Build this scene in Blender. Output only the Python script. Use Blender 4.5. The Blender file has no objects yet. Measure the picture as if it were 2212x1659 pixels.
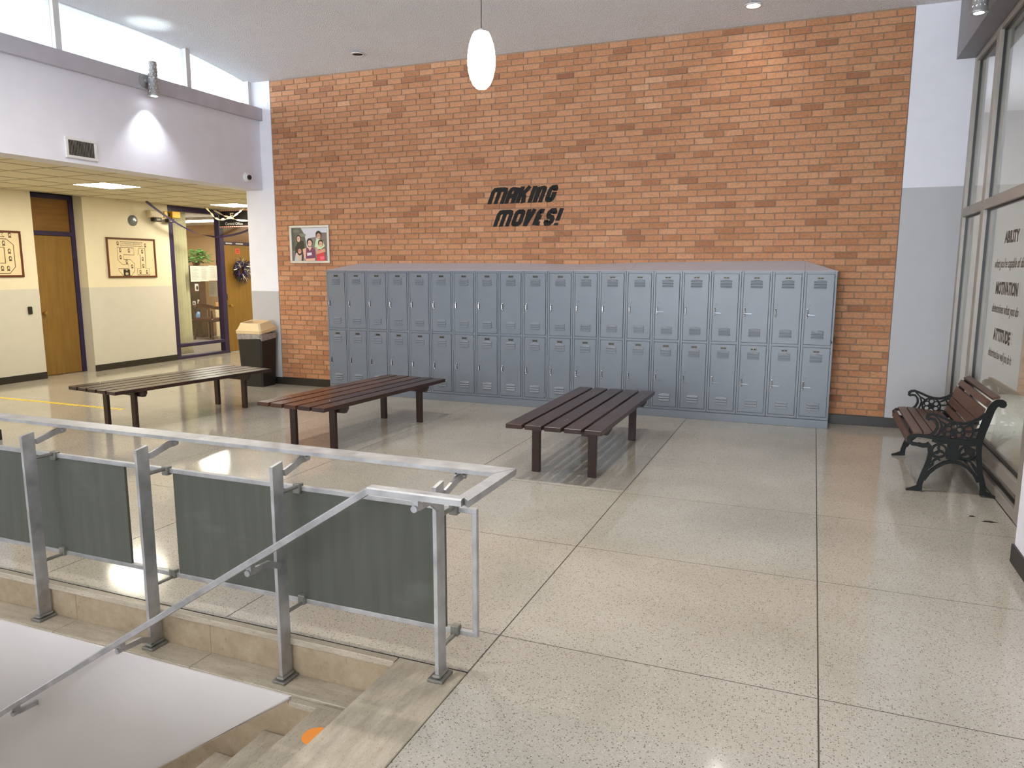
import bpy, bmesh, math, random
from mathutils import Vector, Matrix
R = math.radians
rnd = random.Random(7)
S = bpy.context.scene
COL = S.collection

# ------------------------------------------------------------------ camera, light, exposure
W_PX, F_PX = 2212.0, 1598.87
CAM = Vector((5.8846, -8.1111, 1.6123))
pit, yaw, rol = -0.1533, -0.3839, 0.0011
fw = Vector((math.sin(yaw)*math.cos(pit), math.cos(yaw)*math.cos(pit), math.sin(pit)))
rt0 = Vector((math.cos(yaw), -math.sin(yaw), 0)); up0 = rt0.cross(fw)
rt = rt0*math.cos(rol) + up0*math.sin(rol); up = -rt0*math.sin(rol) + up0*math.cos(rol)
cd = bpy.data.cameras.new('camera'); cam = bpy.data.objects.new('camera', cd); COL.objects.link(cam)
cd.sensor_width = 36.0; cd.sensor_fit = 'HORIZONTAL'; cd.lens = 36.0*F_PX/W_PX; cd.clip_start = .05; cd.clip_end = 200
cam.matrix_world = Matrix(((rt.x, up.x, -fw.x, CAM.x), (rt.y, up.y, -fw.y, CAM.y), (rt.z, up.z, -fw.z, CAM.z), (0, 0, 0, 1)))
S.camera = cam

wd = bpy.data.worlds.new('sky'); S.world = wd; wd.use_nodes = True
bg = wd.node_tree.nodes['Background']
bg.inputs[0].default_value = (0.87, 0.93, 1.0, 1); bg.inputs[1].default_value = 10.5

def lamp(name, kind, loc, energy, color=(1, 1, 1), **kw):
    l = bpy.data.lights.new(name, kind); l.energy = energy; l.color = color
    for k, v in kw.items():
        if k not in ('rot', 'portal'): setattr(l, k, v)
    o = bpy.data.objects.new(name, l); COL.objects.link(o); o.location = loc
    if 'rot' in kw: o.rotation_euler = kw['rot']
    if kw.get('portal'): l.cycles.is_portal = True
    return o

S.view_settings.view_transform = 'Standard'; S.view_settings.look = 'None'
S.view_settings.gamma = 1; S.view_settings.use_curve_mapping = False
S.view_settings.exposure = 0.52
cy = S.cycles
cy.use_denoising = True; cy.adaptive_threshold = .02; cy.max_bounces = 7; cy.diffuse_bounces = 4; cy.glossy_bounces = 4
cy.transparent_max_bounces = 12; cy.caustics_reflective = False; cy.caustics_refractive = False
cy.sample_clamp_indirect = 6.0

# ------------------------------------------------------------------ helpers: materials
def srgb(r, g, b):
    f = lambda c: c/12.92 if c <= .04045 else ((c+.055)/1.055)**2.4
    return (f(r/255.), f(g/255.), f(b/255.), 1)
MATS = {}
class NT:
    def __init__(s, name):
        s.m = bpy.data.materials.new(name); s.m.use_nodes = True; s.t = s.m.node_tree
        s.b = s.t.nodes['Principled BSDF']; s.out = s.t.nodes['Material Output']; MATS[name] = s.m
    def n(s, kind, ins=None, **kw):
        nd = s.t.nodes.new(kind)
        for k, v in kw.items(): setattr(nd, k, v)
        for k, v in (ins or {}).items():
            if isinstance(v, tuple) and len(v) == 2 and hasattr(v[0], 'outputs'): s.t.links.new(v[0].outputs[v[1]], nd.inputs[k])
            elif hasattr(v, 'outputs'): s.t.links.new(v.outputs[0], nd.inputs[k])
            else: nd.inputs[k].default_value = v
        return nd
    def ramp(s, fac, stops, interp='LINEAR'):
        r = s.n('ShaderNodeValToRGB'); r.color_ramp.interpolation = interp; e = r.color_ramp.elements
        while len(e) < len(stops): e.new(.5)
        for i, (p, c) in enumerate(stops): e[i].position = p; e[i].color = c
        s.t.links.new(fac.outputs[0] if hasattr(fac, 'outputs') else fac, r.inputs[0]); return r
    def mix(s, fac, a, b, mode='MIX'):
        m = s.n('ShaderNodeMix', data_type='RGBA', blend_type=mode)
        for i, v in ((0, fac), (6, a), (7, b)):
            if hasattr(v, 'outputs'): s.t.links.new(v.outputs[2] if v.bl_idname == 'ShaderNodeMix' else v.outputs[0], m.inputs[i])
            else: m.inputs[i].default_value = v
        return m
    def base(s, v):
        if hasattr(v, 'outputs'): s.t.links.new(v.outputs[2] if v.bl_idname == 'ShaderNodeMix' else v.outputs[0], s.b.inputs['Base Color'])
        else: s.b.inputs['Base Color'].default_value = v
    def bump(s, h, strength=.2, dist=.01):
        b = s.n('ShaderNodeBump', {'Strength': strength, 'Distance': dist, 'Height': h}); s.t.links.new(b.outputs[0], s.b.inputs['Normal'])
    def coords(s, kind='Object', scale=(1, 1, 1)):
        if kind == 'World': c = (s.n('ShaderNodeNewGeometry'), 'Position')
        else: c = (s.n('ShaderNodeTexCoord'), kind)
        return s.n('ShaderNodeMapping', {'Vector': c, 'Scale': scale})
    def set(s, rough=.5, metal=0, spec=.5, coat=0):
        s.b.inputs['Roughness'].default_value = rough; s.b.inputs['Metallic'].default_value = metal
        s.b.inputs['Specular IOR Level'].default_value = spec; s.b.inputs['Coat Weight'].default_value = coat
        return s.m

def simple(name, col, rough=.5, metal=0, spec=.5, var=.06, scale=6, bump=0, bscale=80, coat=0):
    t = NT(name); c = t.coords('World')
    nz = t.n('ShaderNodeTexNoise', {'Vector': c, 'Scale': scale, 'Detail': 4.0})
    a = tuple(x*(1-var) for x in col[:3])+(1,); b = tuple(min(1, x*(1+var)) for x in col[:3])+(1,)
    t.base(t.ramp(nz, [(.3, a), (.7, b)]))
    if bump:
        n2 = t.n('ShaderNodeTexNoise', {'Vector': c, 'Scale': bscale, 'Detail': 2.0}); t.bump(n2, bump, .004)
    return t.set(rough, metal, spec, coat)

simple('white_paint', srgb(228, 227, 235), .55, bump=.06, bscale=120, var=.02)
simple('lower_grey_paint', srgb(178, 177, 179), .45, bump=.05, bscale=120, var=.02)
simple('cream_paint', srgb(226, 216, 190), .5, bump=.05, bscale=120, var=.02)
simple('lower_cream_paint', srgb(204, 200, 190), .45, bump=.05, bscale=120, var=.02)
simple('stairwell_paint', srgb(214, 208, 203), .5, bump=.06, bscale=60, var=.03, scale=2)
simple('tan_wall', srgb(196, 166, 128), .6, var=.03)
simple('office_floor', srgb(112, 104, 98), .4, var=.08)
simple('baseboard_dark', srgb(38, 33, 28), .45, var=.1)
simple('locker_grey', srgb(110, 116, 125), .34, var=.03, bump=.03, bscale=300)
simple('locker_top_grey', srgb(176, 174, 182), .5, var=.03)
simple('locker_plate', srgb(92, 88, 80), .35, metal=.7)
simple('dark_slot', srgb(14, 14, 17), .6)
simple('chrome', srgb(205, 205, 208), .22, metal=1, var=.02)
simple('soffit_grey', srgb(130, 128, 132), .5)
simple('sill_grey', srgb(190, 186, 194), .5)
simple('roofing', srgb(120, 120, 122), .9)
simple('side_room_paint', srgb(150, 140, 126), .6)
simple('frame_bronze', srgb(158, 150, 141), .4, metal=.25)
simple('purple_paint', srgb(42, 30, 68), .35, var=.1)
simple('grout', srgb(58, 50, 42), .7)
simple('mortar', srgb(150, 126, 106), .9, var=.12, scale=30, bump=.3, bscale=200)
simple('black_plastic', srgb(30, 28, 25), .42, var=.08)
simple('black_metal', srgb(18, 18, 18), .4)
simple('vinyl_black', srgb(22, 19, 17), .55, spec=.2)
simple('lid_beige', srgb(218, 192, 150), .42, var=.03)
simple('white_plastic', srgb(222, 220, 218), .4)
simple('silver_frame', srgb(205, 202, 198), .3, metal=.3)
simple('frame_wood', srgb(92, 44, 20), .35, var=.15)
simple('paper_cream', srgb(226, 208, 168), .6, var=.03)
simple('paper_white', srgb(206, 204, 198), .7, var=.02)
simple('cast_iron', srgb(15, 18, 15), .5, spec=.3, var=.2, scale=40, bump=.1, bscale=150)
simple('tape_yellow', srgb(222, 190, 40), .5, var=.1, scale=20)
simple('sticker_orange', srgb(244, 150, 62), .5, var=.02)
simple('curtain_cloth', srgb(236, 228, 200), .8, var=.05)
simple('foliage', srgb(70, 134, 58), .5, var=.3, scale=30)
simple('office_wood', srgb(58, 26, 22), .3, var=.2)
simple('cardboard', srgb(206, 150, 92), .7)
simple('blue_plastic', srgb(96, 130, 165), .25)
simple('brass', srgb(190, 150, 80), .3, metal=1)
simple('yellow_plastic', srgb(226, 178, 60), .45)
simple('cream_plastic', srgb(214, 200, 168), .5)
simple('gold_streamer', srgb(206, 190, 150), .3, metal=.3, var=.2, scale=60)
simple('ribbon_white', srgb(226, 216, 190), .5)
simple('ribbon_purple', srgb(44, 28, 78), .4, var=.15)
simple('sign_black', srgb(26, 25, 24), .4)
simple('sign_red', srgb(222, 86, 62), .5)
simple('lever_grey', srgb(120, 126, 134), .3, metal=.6)
simple('weathered_steel', srgb(128, 126, 118), .45, metal=.5, var=.15, scale=30)

# two-tone painted walls keep one mesh per tone; brick
t = NT('brick'); sh = t.n('ShaderNodeAttribute', attribute_name='shade'); shf = (sh, 'Fac')
rp = t.n('ShaderNodeValToRGB'); e = rp.color_ramp.elements
stops = [(0, srgb(146, 94, 64)), (.25, srgb(176, 119, 80)), (.6, srgb(193, 136, 96)), (1, srgb(206, 156, 118))]
while len(e) < 4: e.new(.5)
for i, (p, c) in enumerate(stops): e[i].position = p; e[i].color = c
t.t.links.new(sh.outputs['Fac'], rp.inputs[0])
c = t.coords('World'); n1 = t.n('ShaderNodeTexNoise', {'Vector': c, 'Scale': 45.0, 'Detail': 6.0})
n2 = t.n('ShaderNodeTexVoronoi', {'Vector': c, 'Scale': 70.0})
m1 = t.mix(.45, rp, t.ramp(n1, [(.25, (.35, .3, .28, 1)), (.6, (1, 1, 1, 1))]), 'MULTIPLY')
sp = t.ramp((n2.outputs['Distance']), [(.0, (0.45, .4, .38, 1)), (.12, (1, 1, 1, 1))])
t.base(t.mix(.25, m1, sp, 'MULTIPLY')); t.bump(n1, .25, .006); t.set(.75)

# terrazzo
t = NT('terrazzo'); c0 = t.coords('World')
dn = t.n('ShaderNodeTexNoise', {'Vector': c0, 'Scale': 160.0, 'Detail': 2.0})
c = t.n('ShaderNodeVectorMath', {0: c0, 1: (t.n('ShaderNodeVectorMath', {0: (dn, 'Color'), 1: (.007, .007, .007)}, operation='MULTIPLY'), 0)}, operation='ADD')
v1 = t.n('ShaderNodeTexVoronoi', {'Vector': c, 'Scale': 120.0, 'Randomness': 1.0})
v2 = t.n('ShaderNodeTexVoronoi', {'Vector': c, 'Scale': 240.0, 'Randomness': 1.0})
pick = t.n('ShaderNodeSeparateColor', {'Color': (v1, 'Color')})
pick2 = t.n('ShaderNodeSeparateColor', {'Color': (v2, 'Color')})
n3 = t.n('ShaderNodeTexNoise', {'Vector': c0, 'Scale': 1.3, 'Detail': 5.0})
basec = t.ramp(n3, [(.3, srgb(160, 154, 142)), (.7, srgb(176, 170, 159))])
def chips(v, pk, size, share, k):
    a = t.n('ShaderNodeMath', {0: (v, 'Distance'), 1: size}, operation='LESS_THAN'); b = t.n('ShaderNodeMath', {0: (pk, 0), 1: share}, operation='LESS_THAN')
    m_ = t.n('ShaderNodeMath', {0: a, 1: b}, operation='MULTIPLY'); return t.n('ShaderNodeMath', {0: m_, 1: k}, operation='MULTIPLY')
mk1 = chips(v1, pick, .36, .26, .85); mk2 = chips(v2, pick2, .42, .34, .75)
chip = t.ramp(pick.outputs[1], [(0, srgb(74, 68, 60)), (.35, srgb(112, 100, 84)), (.7, srgb(98, 92, 86)), (1, srgb(140, 116, 90))])
chip2 = t.ramp(pick2.outputs[1], [(0, srgb(92, 84, 74)), (.45, srgb(140, 126, 106)), (.75, srgb(150, 144, 134)), (1, srgb(228, 224, 216))])
t.base(t.mix(mk1, t.mix(mk2, basec, chip2), chip)); c = c0
wob = t.n('ShaderNodeTexNoise', {'Vector': c, 'Scale': 3.0, 'Detail': 2.0}); t.bump(wob, .03, .01)
t.set(.10, 0, .5)

# travertine, one material per vein direction
def travertine(name, sc):
    t = NT(name); c = t.coords('World', sc)
    a = t.n('ShaderNodeTexNoise', {'Vector': c, 'Scale': 3.0, 'Detail': 8.0, 'Roughness': .65})
    p = t.n('ShaderNodeTexNoise', {'Vector': t.coords('World', tuple(x*3.2 for x in sc)), 'Scale': 12.0, 'Detail': 6.0})
    col = t.ramp(a, [(.25, srgb(146, 134, 114)), (.5, srgb(168, 156, 137)), (.75, srgb(186, 175, 156))])
    pit_ = t.ramp(p, [(.33, (.42, .36, .30, 1)), (.42, (1, 1, 1, 1))])
    t.base(t.mix(.6, col, pit_, 'MULTIPLY')); t.bump(p, .15, .003); t.set(.42)
travertine('travertine_along_y', (8, 1.6, 8)); travertine('travertine_along_x', (1.6, 8, 8))
def travertine_riser():
    t = NT('travertine_riser'); c = t.coords('World')
    a = t.n('ShaderNodeTexNoise', {'Vector': c, 'Scale': 9.0, 'Detail': 8.0, 'Roughness': .7})
    p = t.n('ShaderNodeTexNoise', {'Vector': c, 'Scale': 60.0, 'Detail': 3.0})
    col = t.ramp(a, [(.25, srgb(134, 115, 90)), (.5, srgb(156, 138, 112)), (.75, srgb(172, 156, 132))])
    t.base(t.mix(.5, col, t.ramp(p, [(.28, (.5, .42, .34, 1)), (.36, (1, 1, 1, 1))]), 'MULTIPLY')); t.set(.45)
travertine_riser()

# stained wood
def wood(name, c0, c1, sc, rough=.3, wear=None):
    t = NT(name); c = t.coords('Object', sc)
    a = t.n('ShaderNodeTexNoise', {'Vector': c, 'Scale': 4.0, 'Detail': 6.0, 'Roughness': .6})
    col = t.ramp(a, [(.3, c0), (.7, c1)])
    if wear:
        w = t.n('ShaderNodeTexNoise', {'Vector': t.coords('World'), 'Scale': 3.2, 'Detail': 5.0})
        col = t.mix(t.ramp(w, [(.48, (0, 0, 0, 1)), (.72, (1, 1, 1, 1))]), col, wear)
    t.base(col); t.bump(a, .08, .003); return t.set(rough)
wood('bench_wood', srgb(40, 26, 24), srgb(58, 39, 34), (14, 1.2, 14), .28, srgb(66, 45, 39))
wood('bench_wood_red', srgb(52, 30, 22), srgb(80, 47, 31), (14, 1.2, 14), .26, srgb(92, 58, 39))
wood('leg_wood', srgb(42, 24, 20), srgb(58, 34, 27), (14, 14, 2), .35)
wood('park_slat', srgb(70, 47, 37), srgb(96, 67, 53), (14, 1.2, 14), .4)
wood('door_veneer', srgb(122, 90, 36), srgb(138, 104, 46), (6, 6, .6), .35)
wood('transom_veneer', srgb(116, 78, 30), srgb(132, 92, 40), (6, .6, 6), .4)

t = NT('aluminium'); c = t.coords('World', (1, 1, 1)); a = t.n('ShaderNodeTexNoise', {'Vector': c, 'Scale': 14.0, 'Detail': 5.0})
t.base(t.ramp(a, [(.3, srgb(158, 157, 156)), (.7, srgb(188, 187, 186))]))
t.t.links.new(t.ramp(a, [(.3, (.40,)*3+(1,)), (.7, (.52,)*3+(1,))]).outputs[0], t.b.inputs['Roughness']); t.b.inputs['Metallic'].default_value = .75
t = NT('rail_panel'); c = t.coords('World', (8, 8, .7)); a = t.n('ShaderNodeTexNoise', {'Vector': c, 'Scale': 3.0, 'Detail': 5.0})
b2 = t.n('ShaderNodeTexNoise', {'Vector': t.coords('World', (1, 1, 2.5)), 'Scale': 2.2, 'Detail': 5.0})
t.base(t.mix(t.ramp(b2, [(.6, (0, 0, 0, 1)), (.85, (.2, .2, .2, 1))]), t.ramp(a, [(.3, srgb(80, 81, 73)), (.7, srgb(87, 88, 80))]), srgb(140, 142, 134))); t.set(.45, 0, .12)
t = NT('popcorn'); c = t.coords('World'); a = t.n('ShaderNodeTexNoise', {'Vector': c, 'Scale': 80.0, 'Detail': 3.0, 'Roughness': .7})
v = t.n('ShaderNodeTexVoronoi', {'Vector': c, 'Scale': 95.0})
hh = t.n('ShaderNodeMath', {0: a, 1: (v, 'Distance')}, operation='SUBTRACT')
t.base(t.ramp(a, [(.3, srgb(222, 220, 224)), (.65, srgb(240, 238, 238))])); t.bump(hh, .75, .015); t.set(.9)
t = NT('acoustic_tile'); c = t.coords('World'); a = t.n('ShaderNodeTexVoronoi', {'Vector': c, 'Scale': 130.0})
t.base(t.ramp(a.outputs['Distance'], [(.05, srgb(176, 168, 144)), (.2, srgb(216, 208, 182))])); t.set(.85)
def emis(name, col, st):
    t = NT(name); t.base(col); t.b.inputs['Emission Color'].default_value = col; t.b.inputs['Emission Strength'].default_value = st; return t.m
emis('panel_glow', (1.0, .93, .74, 1), 42.0)
emis('side_glow', (1.0, .93, .82, 1), .9)
emis('tube_glow', (1.0, .93, .82, 1), 42.0)
emis('pendant_glow', (.86, .96, 1.0, 1), 42.0)
emis('lamp_glow', (.95, .97, 1.0, 1), 14.0)
t = NT('print'); a = t.n('ShaderNodeAttribute', attribute_name='Col'); t.t.links.new(a.outputs['Color'], t.b.inputs['Base Color']); t.set(.4)
t = NT('liner_bag'); a = t.n('ShaderNodeTexNoise', {'Vector': t.coords('World'), 'Scale': 26.0, 'Detail': 5.0}); t.bump(a, .4, .01)
t.base(t.ramp(a, [(.3, srgb(128, 120, 116)), (.7, srgb(160, 152, 148))])); t.set(.2)
# clear glass: physical reflectance, straight transmission
t = NT('glass'); t.t.nodes.remove(t.b)
gl = t.n('ShaderNodeBsdfGlossy', {'Roughness': .0, 'Color': (1, 1, 1, 1)}); tr = t.n('ShaderNodeBsdfTransparent', {'Color': (.93, .95, .94, 1)})
bf = t.n('ShaderNodeMapRange', {'Value': (t.n('ShaderNodeNewGeometry'), 'Backfacing'), 'To Min': 1.5, 'To Max': 1/1.5})   # same reflectance on both faces of a pane
fr = t.n('ShaderNodeFresnel', {'IOR': bf}); mx = t.n('ShaderNodeMixShader', {0: fr, 1: tr, 2: gl}); t.t.links.new(mx.outputs[0], t.out.inputs[0])

# ------------------------------------------------------------------ helpers: geometry
class MB:
    def __init__(s): s.v = []; s.f = []; s.mi = []; s.col = []
    def add(s, vs, fs, m=0, col=None):
        o = len(s.v); s.v += [tuple(p) for p in vs]
        for f in fs: s.f.append(tuple(i+o for i in f)); s.mi.append(m); s.col.append(col)
        return s
    def box(s, x0, x1, y0, y1, z0, z1, c=0, m=0):
        if c <= 0:
            vs = [(x, y, z) for z in (z0, z1) for y in (y0, y1) for x in (x0, x1)]
            return s.add(vs, [(0, 2, 3, 1), (4, 5, 7, 6), (0, 1, 5, 4), (2, 6, 7, 3), (0, 4, 6, 2), (1, 3, 7, 5)], m)
        vs = []; ix = {}
        X, Y, Z = (x0, x1), (y0, y1), (z0, z1); sg = (1, -1)
        for i in (0, 1):
            for j in (0, 1):
                for k in (0, 1):
                    for ax in range(3):
                        p = [X[i]+sg[i]*c, Y[j]+sg[j]*c, Z[k]+sg[k]*c]; p[ax] = (X[i], Y[j], Z[k])[ax]
                        ix[(i, j, k, ax)] = len(vs); vs.append(p)
        fs = []
        for a in (0, 1):
            fs.append([ix[(a, j, k, 0)] for j, k in ((0, 0), (1, 0), (1, 1), (0, 1))][::1 if a else -1])
            fs.append([ix[(i, a, k, 1)] for i, k in ((0, 0), (0, 1), (1, 1), (1, 0))][::1 if a else -1])
            fs.append([ix[(i, j, a, 2)] for i, j in ((0, 0), (1, 0), (1, 1), (0, 1))][::1 if a else -1])
        for a in (0, 1):
            for b in (0, 1):
                fs.append((ix[(a, b, 0, 0)], ix[(a, b, 1, 0)], ix[(a, b, 1, 1)], ix[(a, b, 0, 1)]))
                fs.append((ix[(a, 0, b, 0)], ix[(a, 1, b, 0)], ix[(a, 1, b, 2)], ix[(a, 0, b, 2)]))
                fs.append((ix[(0, a, b, 1)], ix[(1, a, b, 1)], ix[(1, a, b, 2)], ix[(0, a, b, 2)]))
                for k in (0, 1): fs.append((ix[(a, b, k, 0)], ix[(a, b, k, 1)], ix[(a, b, k, 2)]))
        return s.add(vs, fs, m)
    def prism(s, poly, axis, d0, d1, m=0):
        """poly: 2-D outline in the two other axes (in x,y,z order), extruded from d0 to d1 along axis"""
        def P(a, b, d): return {'x': (d, a, b), 'y': (a, d, b), 'z': (a, b, d)}[axis]
        n = len(poly); vs = [P(a, b, d0) for a, b in poly]+[P(a, b, d1) for a, b in poly]
        fs = [tuple(range(n))[::-1], tuple(range(n, 2*n))]+[(i, (i+1) % n, n+(i+1) % n, n+i) for i in range(n)]
        return s.add(vs, fs, m)
    def stroke(s, pts, w, axis, d0, d1, m=0, closed=False):
        """ribbon of width w (number or list) along a 2-D polyline, extruded along axis"""
        n = len(pts); ws = w if isinstance(w, (list, tuple)) else [w]*n
        L, Rr = [], []
        for i in range(n):
            if closed: a, b = pts[i-1], pts[(i+1) % n]
            else: a, b = pts[max(i-1, 0)], pts[min(i+1, n-1)]
            dx, dy = b[0]-a[0], b[1]-a[1]; l = math.hypot(dx, dy) or 1
            k = 1.0
            if 0 < i < n-1 or closed:
                p, q = pts[i-1], pts[i]; r_ = pts[(i+1) % n]
                u = (q[0]-p[0], q[1]-p[1]); v_ = (r_[0]-q[0], r_[1]-q[1]); lu, lv = math.hypot(*u) or 1, math.hypot(*v_) or 1
                cs = max(-.9, min(1, (u[0]*v_[0]+u[1]*v_[1])/(lu*lv))); k = min(1.8, 1/math.sqrt(max(.05, (1+cs)/2)))
            h = ws[i]/2*k
            L.append((pts[i][0]-dy/l*h, pts[i][1]+dx/l*h)); Rr.append((pts[i][0]+dy/l*h, pts[i][1]-dx/l*h))
        def P(a, b, d): return {'x': (d, a, b), 'y': (a, d, b), 'z': (a, b, d)}[axis]
        vs = []
        for i in range(n): vs += [P(*L[i], d0), P(*Rr[i], d0), P(*L[i], d1), P(*Rr[i], d1)]
        fs = []
        rng = range(n) if closed else range(n-1)
        for i in rng:
            a, b = 4*i, 4*((i+1) % n)
            fs += [(a, a+1, b+1, b), (a+2, b+2, b+3, a+3), (a, b, b+2, a+2), (a+1, a+3, b+3, b+1)]
        if not closed: fs += [(0, 2, 3, 1), (4*n-4, 4*n-3, 4*n-1, 4*n-2)]
        return s.add(vs, fs, m)
    def sweep(s, path, prof, m=0, upv=(0, 0, 1), closed=False, caps=True):
        """2-D profile (side, up) carried along a 3-D path with mitred corners"""
        n = len(path); P = [Vector(p) for p in path]; k = len(prof); vs = []
        for i in range(n):
            d0 = (P[i]-P[i-1]).normalized() if (i > 0 or closed) else None
            d1 = (P[(i+1) % n]-P[i]).normalized() if (i < n-1 or closed) else None
            if d0 is None: d0 = d1
            if d1 is None: d1 = d0
            t_ = (d0+d1); t_ = t_.normalized() if t_.length > 1e-6 else d1
            side0 = d0.cross(Vector(upv)); side0 = side0.normalized() if side0.length > 1e-4 else Vector((1, 0, 0))
            u0 = side0.cross(d0)
            for a, b in prof:
                q = P[i]+side0*a+u0*b
                dd = d0.dot(t_)
                q = q+d0*((P[i]-q).dot(t_)/(dd if abs(dd) > 1e-4 else 1))
                vs.append(q)
        fs = []
        for i in range(n if closed else n-1):
            for j in range(k):
                a, b = i*k, ((i+1) % n)*k
                fs.append((a+j, a+(j+1) % k, b+(j+1) % k, b+j))
        if caps and not closed: fs += [tuple(range(k))[::-1], tuple(range((n-1)*k, n*k))]
        return s.add(vs, fs, m)
    def tube(s, path, r, n=10, m=0):
        P = [Vector(p) for p in path]; N = len(P); rs = r if isinstance(r, (list, tuple)) else [r]*N; vs = []
        ref = None
        for i in range(N):
            d = (P[min(i+1, N-1)]-P[max(i-1, 0)]).normalized()
            if ref is None: ref = d.orthogonal().normalized()
            ref = (ref-d*ref.dot(d)); ref = ref.normalized() if ref.length > 1e-5 else d.orthogonal().normalized()
            q = d.cross(ref)
            for j in range(n):
                a = 2*math.pi*j/n; vs.append(P[i]+(ref*math.cos(a)+q*math.sin(a))*rs[i])
        fs = [(i*n+j, i*n+(j+1) % n, (i+1)*n+(j+1) % n, (i+1)*n+j) for i in range(N-1) for j in range(n)]
        fs += [tuple(range(n))[::-1], tuple(range((N-1)*n, N*n))]
        return s.add(vs, fs, m)
    def lathe(s, prof, c, n=24, m=0, axis=(0, 0, 1)):
        q = Vector((0, 0, 1)).rotation_difference(Vector(axis)); vs = []
        for r, h in prof:
            for j in range(n):
                a = 2*math.pi*j/n; vs.append(Vector(c)+q @ Vector((r*math.cos(a), r*math.sin(a), h)))
        k = len(prof); fs = [(i*n+j, i*n+(j+1) % n, (i+1)*n+(j+1) % n, (i+1)*n+j) for i in range(k-1) for j in range(n)]
        fs += [tuple(range(n))[::-1], tuple(range((k-1)*n, k*n))]
        return s.add(vs, fs, m)
    def build(s, name, mats, parent=None, off=None, smooth=False, kind=None):
        me = bpy.data.meshes.new(name)
        off = Vector(off) if off is not None else Vector((0, 0, 0))
        me.from_pydata([tuple(Vector(v)-off) for v in s.v], [], s.f)
        for m in (mats if isinstance(mats, (list, tuple)) else [mats]): me.materials.append(MATS[m])
        me.polygons.foreach_set('material_index', s.mi)
        if any(c is not None for c in s.col):
            ca = me.color_attributes.new('Col', 'FLOAT_COLOR', 'CORNER')
            for p, c in zip(me.polygons, s.col):
                for li in p.loop_indices: ca.data[li].color = c or (1, 1, 1, 1)
        bm = bmesh.new(); bm.from_mesh(me); bmesh.ops.recalc_face_normals(bm, faces=bm.faces[:]); bm.to_mesh(me); bm.free()
        if smooth:
            me.polygons.foreach_set('use_smooth', [True]*len(me.polygons)); me.set_sharp_from_angle(angle=R(38))
        me.update()
        o = bpy.data.objects.new(name, me); COL.objects.link(o)
        if parent is not None: o.parent = parent
        elif off.length: o.location = off
        if kind: o['kind'] = kind
        return o

def thing(name, label, cat, loc=(0, 0, 0), group=None, rz=0):
    o = bpy.data.objects.new(name, None); COL.objects.link(o); o.location = loc; o.rotation_euler = (0, 0, rz)
    o.empty_display_size = .1; return tag(o, label, cat, group)
def tag(o, label, cat, group=None):
    o['label'] = label; o['category'] = cat
    if group: o['group'] = group
    return o
def wpos(o):
    v = Vector(o.location)
    while o.parent is not None: o = o.parent; v += Vector(o.location)
    return v
def part(root, name, mb, mat, smooth=False, kind=None):
    """mb in world coordinates (root not rotated)"""
    return mb.build(name, mat, root, wpos(root), smooth, kind)
def struct(name, mb, mat, smooth=False, parent=None, kind='structure', label=None, cat=None):
    o = mb.build(name, mat, parent, None, smooth, kind)
    return o
def copy_tree(o, parent=None):
    c = o.copy(); COL.objects.link(c)
    if parent is not None: c.parent = parent
    for ch in list(o.children): copy_tree(ch, c)
    return c
def arc(cx, cz, r, a0, a1, n=12): return [(cx+r*math.cos(R(a0+(a1-a0)*i/n)), cz+r*math.sin(R(a0+(a1-a0)*i/n))) for i in range(n+1)]
def ell(cx, cy, rx, ry, n=14): return [(cx+rx*math.cos(2*math.pi*i/n), cy+ry*math.sin(2*math.pi*i/n)) for i in range(n)]
def text_mb(txt, size, fn, align='LEFT', xs=1.0, bold=0, shear=0):
    """built-in lettering turned into flat faces; fn maps (u,v) to a world point"""
    cu = bpy.data.curves.new('t', 'FONT'); cu.body = txt; cu.size = size; cu.align_x = align; cu.offset = bold; cu.shear = shear; cu.resolution_u = 2
    ob = bpy.data.objects.new('t', cu); COL.objects.link(ob); dg = bpy.context.evaluated_depsgraph_get(); dg.update()
    me = bpy.data.meshes.new_from_object(ob.evaluated_get(dg)); mb = MB()
    mb.add([fn(v.co.x*xs, v.co.y) for v in me.vertices], [tuple(p.vertices) for p in me.polygons])
    bpy.data.objects.remove(ob); bpy.data.curves.remove(cu); bpy.data.meshes.remove(me)
    return mb

YW = .33          # face of the back wall
HC = 2.72         # corridor ceiling
def zc(y): return 4.30 if y < -1.7 else 4.30-.19*((y+1.7)/2.03)**2

# ================================================================== SETTING: floor
XL = [-5.43, -4.17, -2.91, -1.60, -.32, .94, 2.16, 3.42, 4.677, 5.992, 7.17]
YL = [-12.0, -10.95, -9.82, -8.69, -7.55, -6.42, -5.263, -4.10, -2.961, -1.853, -.775, YW, 1.44, 2.55, 3.66, 4.77, 6.4]
m = MB()
for x0, x1, y0, y1 in ((-9.2, 12, -5.595, 7), (4.677, 12, -12, -5.595), (-9.2, 4.677, -12, -7.75)): m.box(x0, x1, y0, y1, -.12, -.0006)
floor = struct('floor', m, 'grout')
def panel(x0, x1, y0, y1):
    gx, gy = .0030, .0026
    mb = MB().box(x0+gx, x1-gx, y0+gy, y1-gy, -.012, 0); part(floor, 'terrazzo_panel', mb, 'terrazzo')
for i in range(len(XL)-1):
    for j in range(len(YL)-1):
        x0, x1, y0, y1 = XL[i], XL[i+1], YL[j], YL[j+1]
        if y0 >= YW-.01 and x0 > -2: continue
        if x1 <= 4.7:
            if y1 < -5.3: continue          # stairwell
            y0 = max(y0, -5.595)            # short last row up to the stairwell edge
        panel(x0, x1, y0, y1)
struct('floor_office', MB().box(-9.2, -4.70, 1.95, 6.6, -.01, .002), 'office_floor')
struct('floor_side_room', MB().box(7.24, 12, -12, YW+3, -.01, .0), 'terrazzo')

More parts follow.
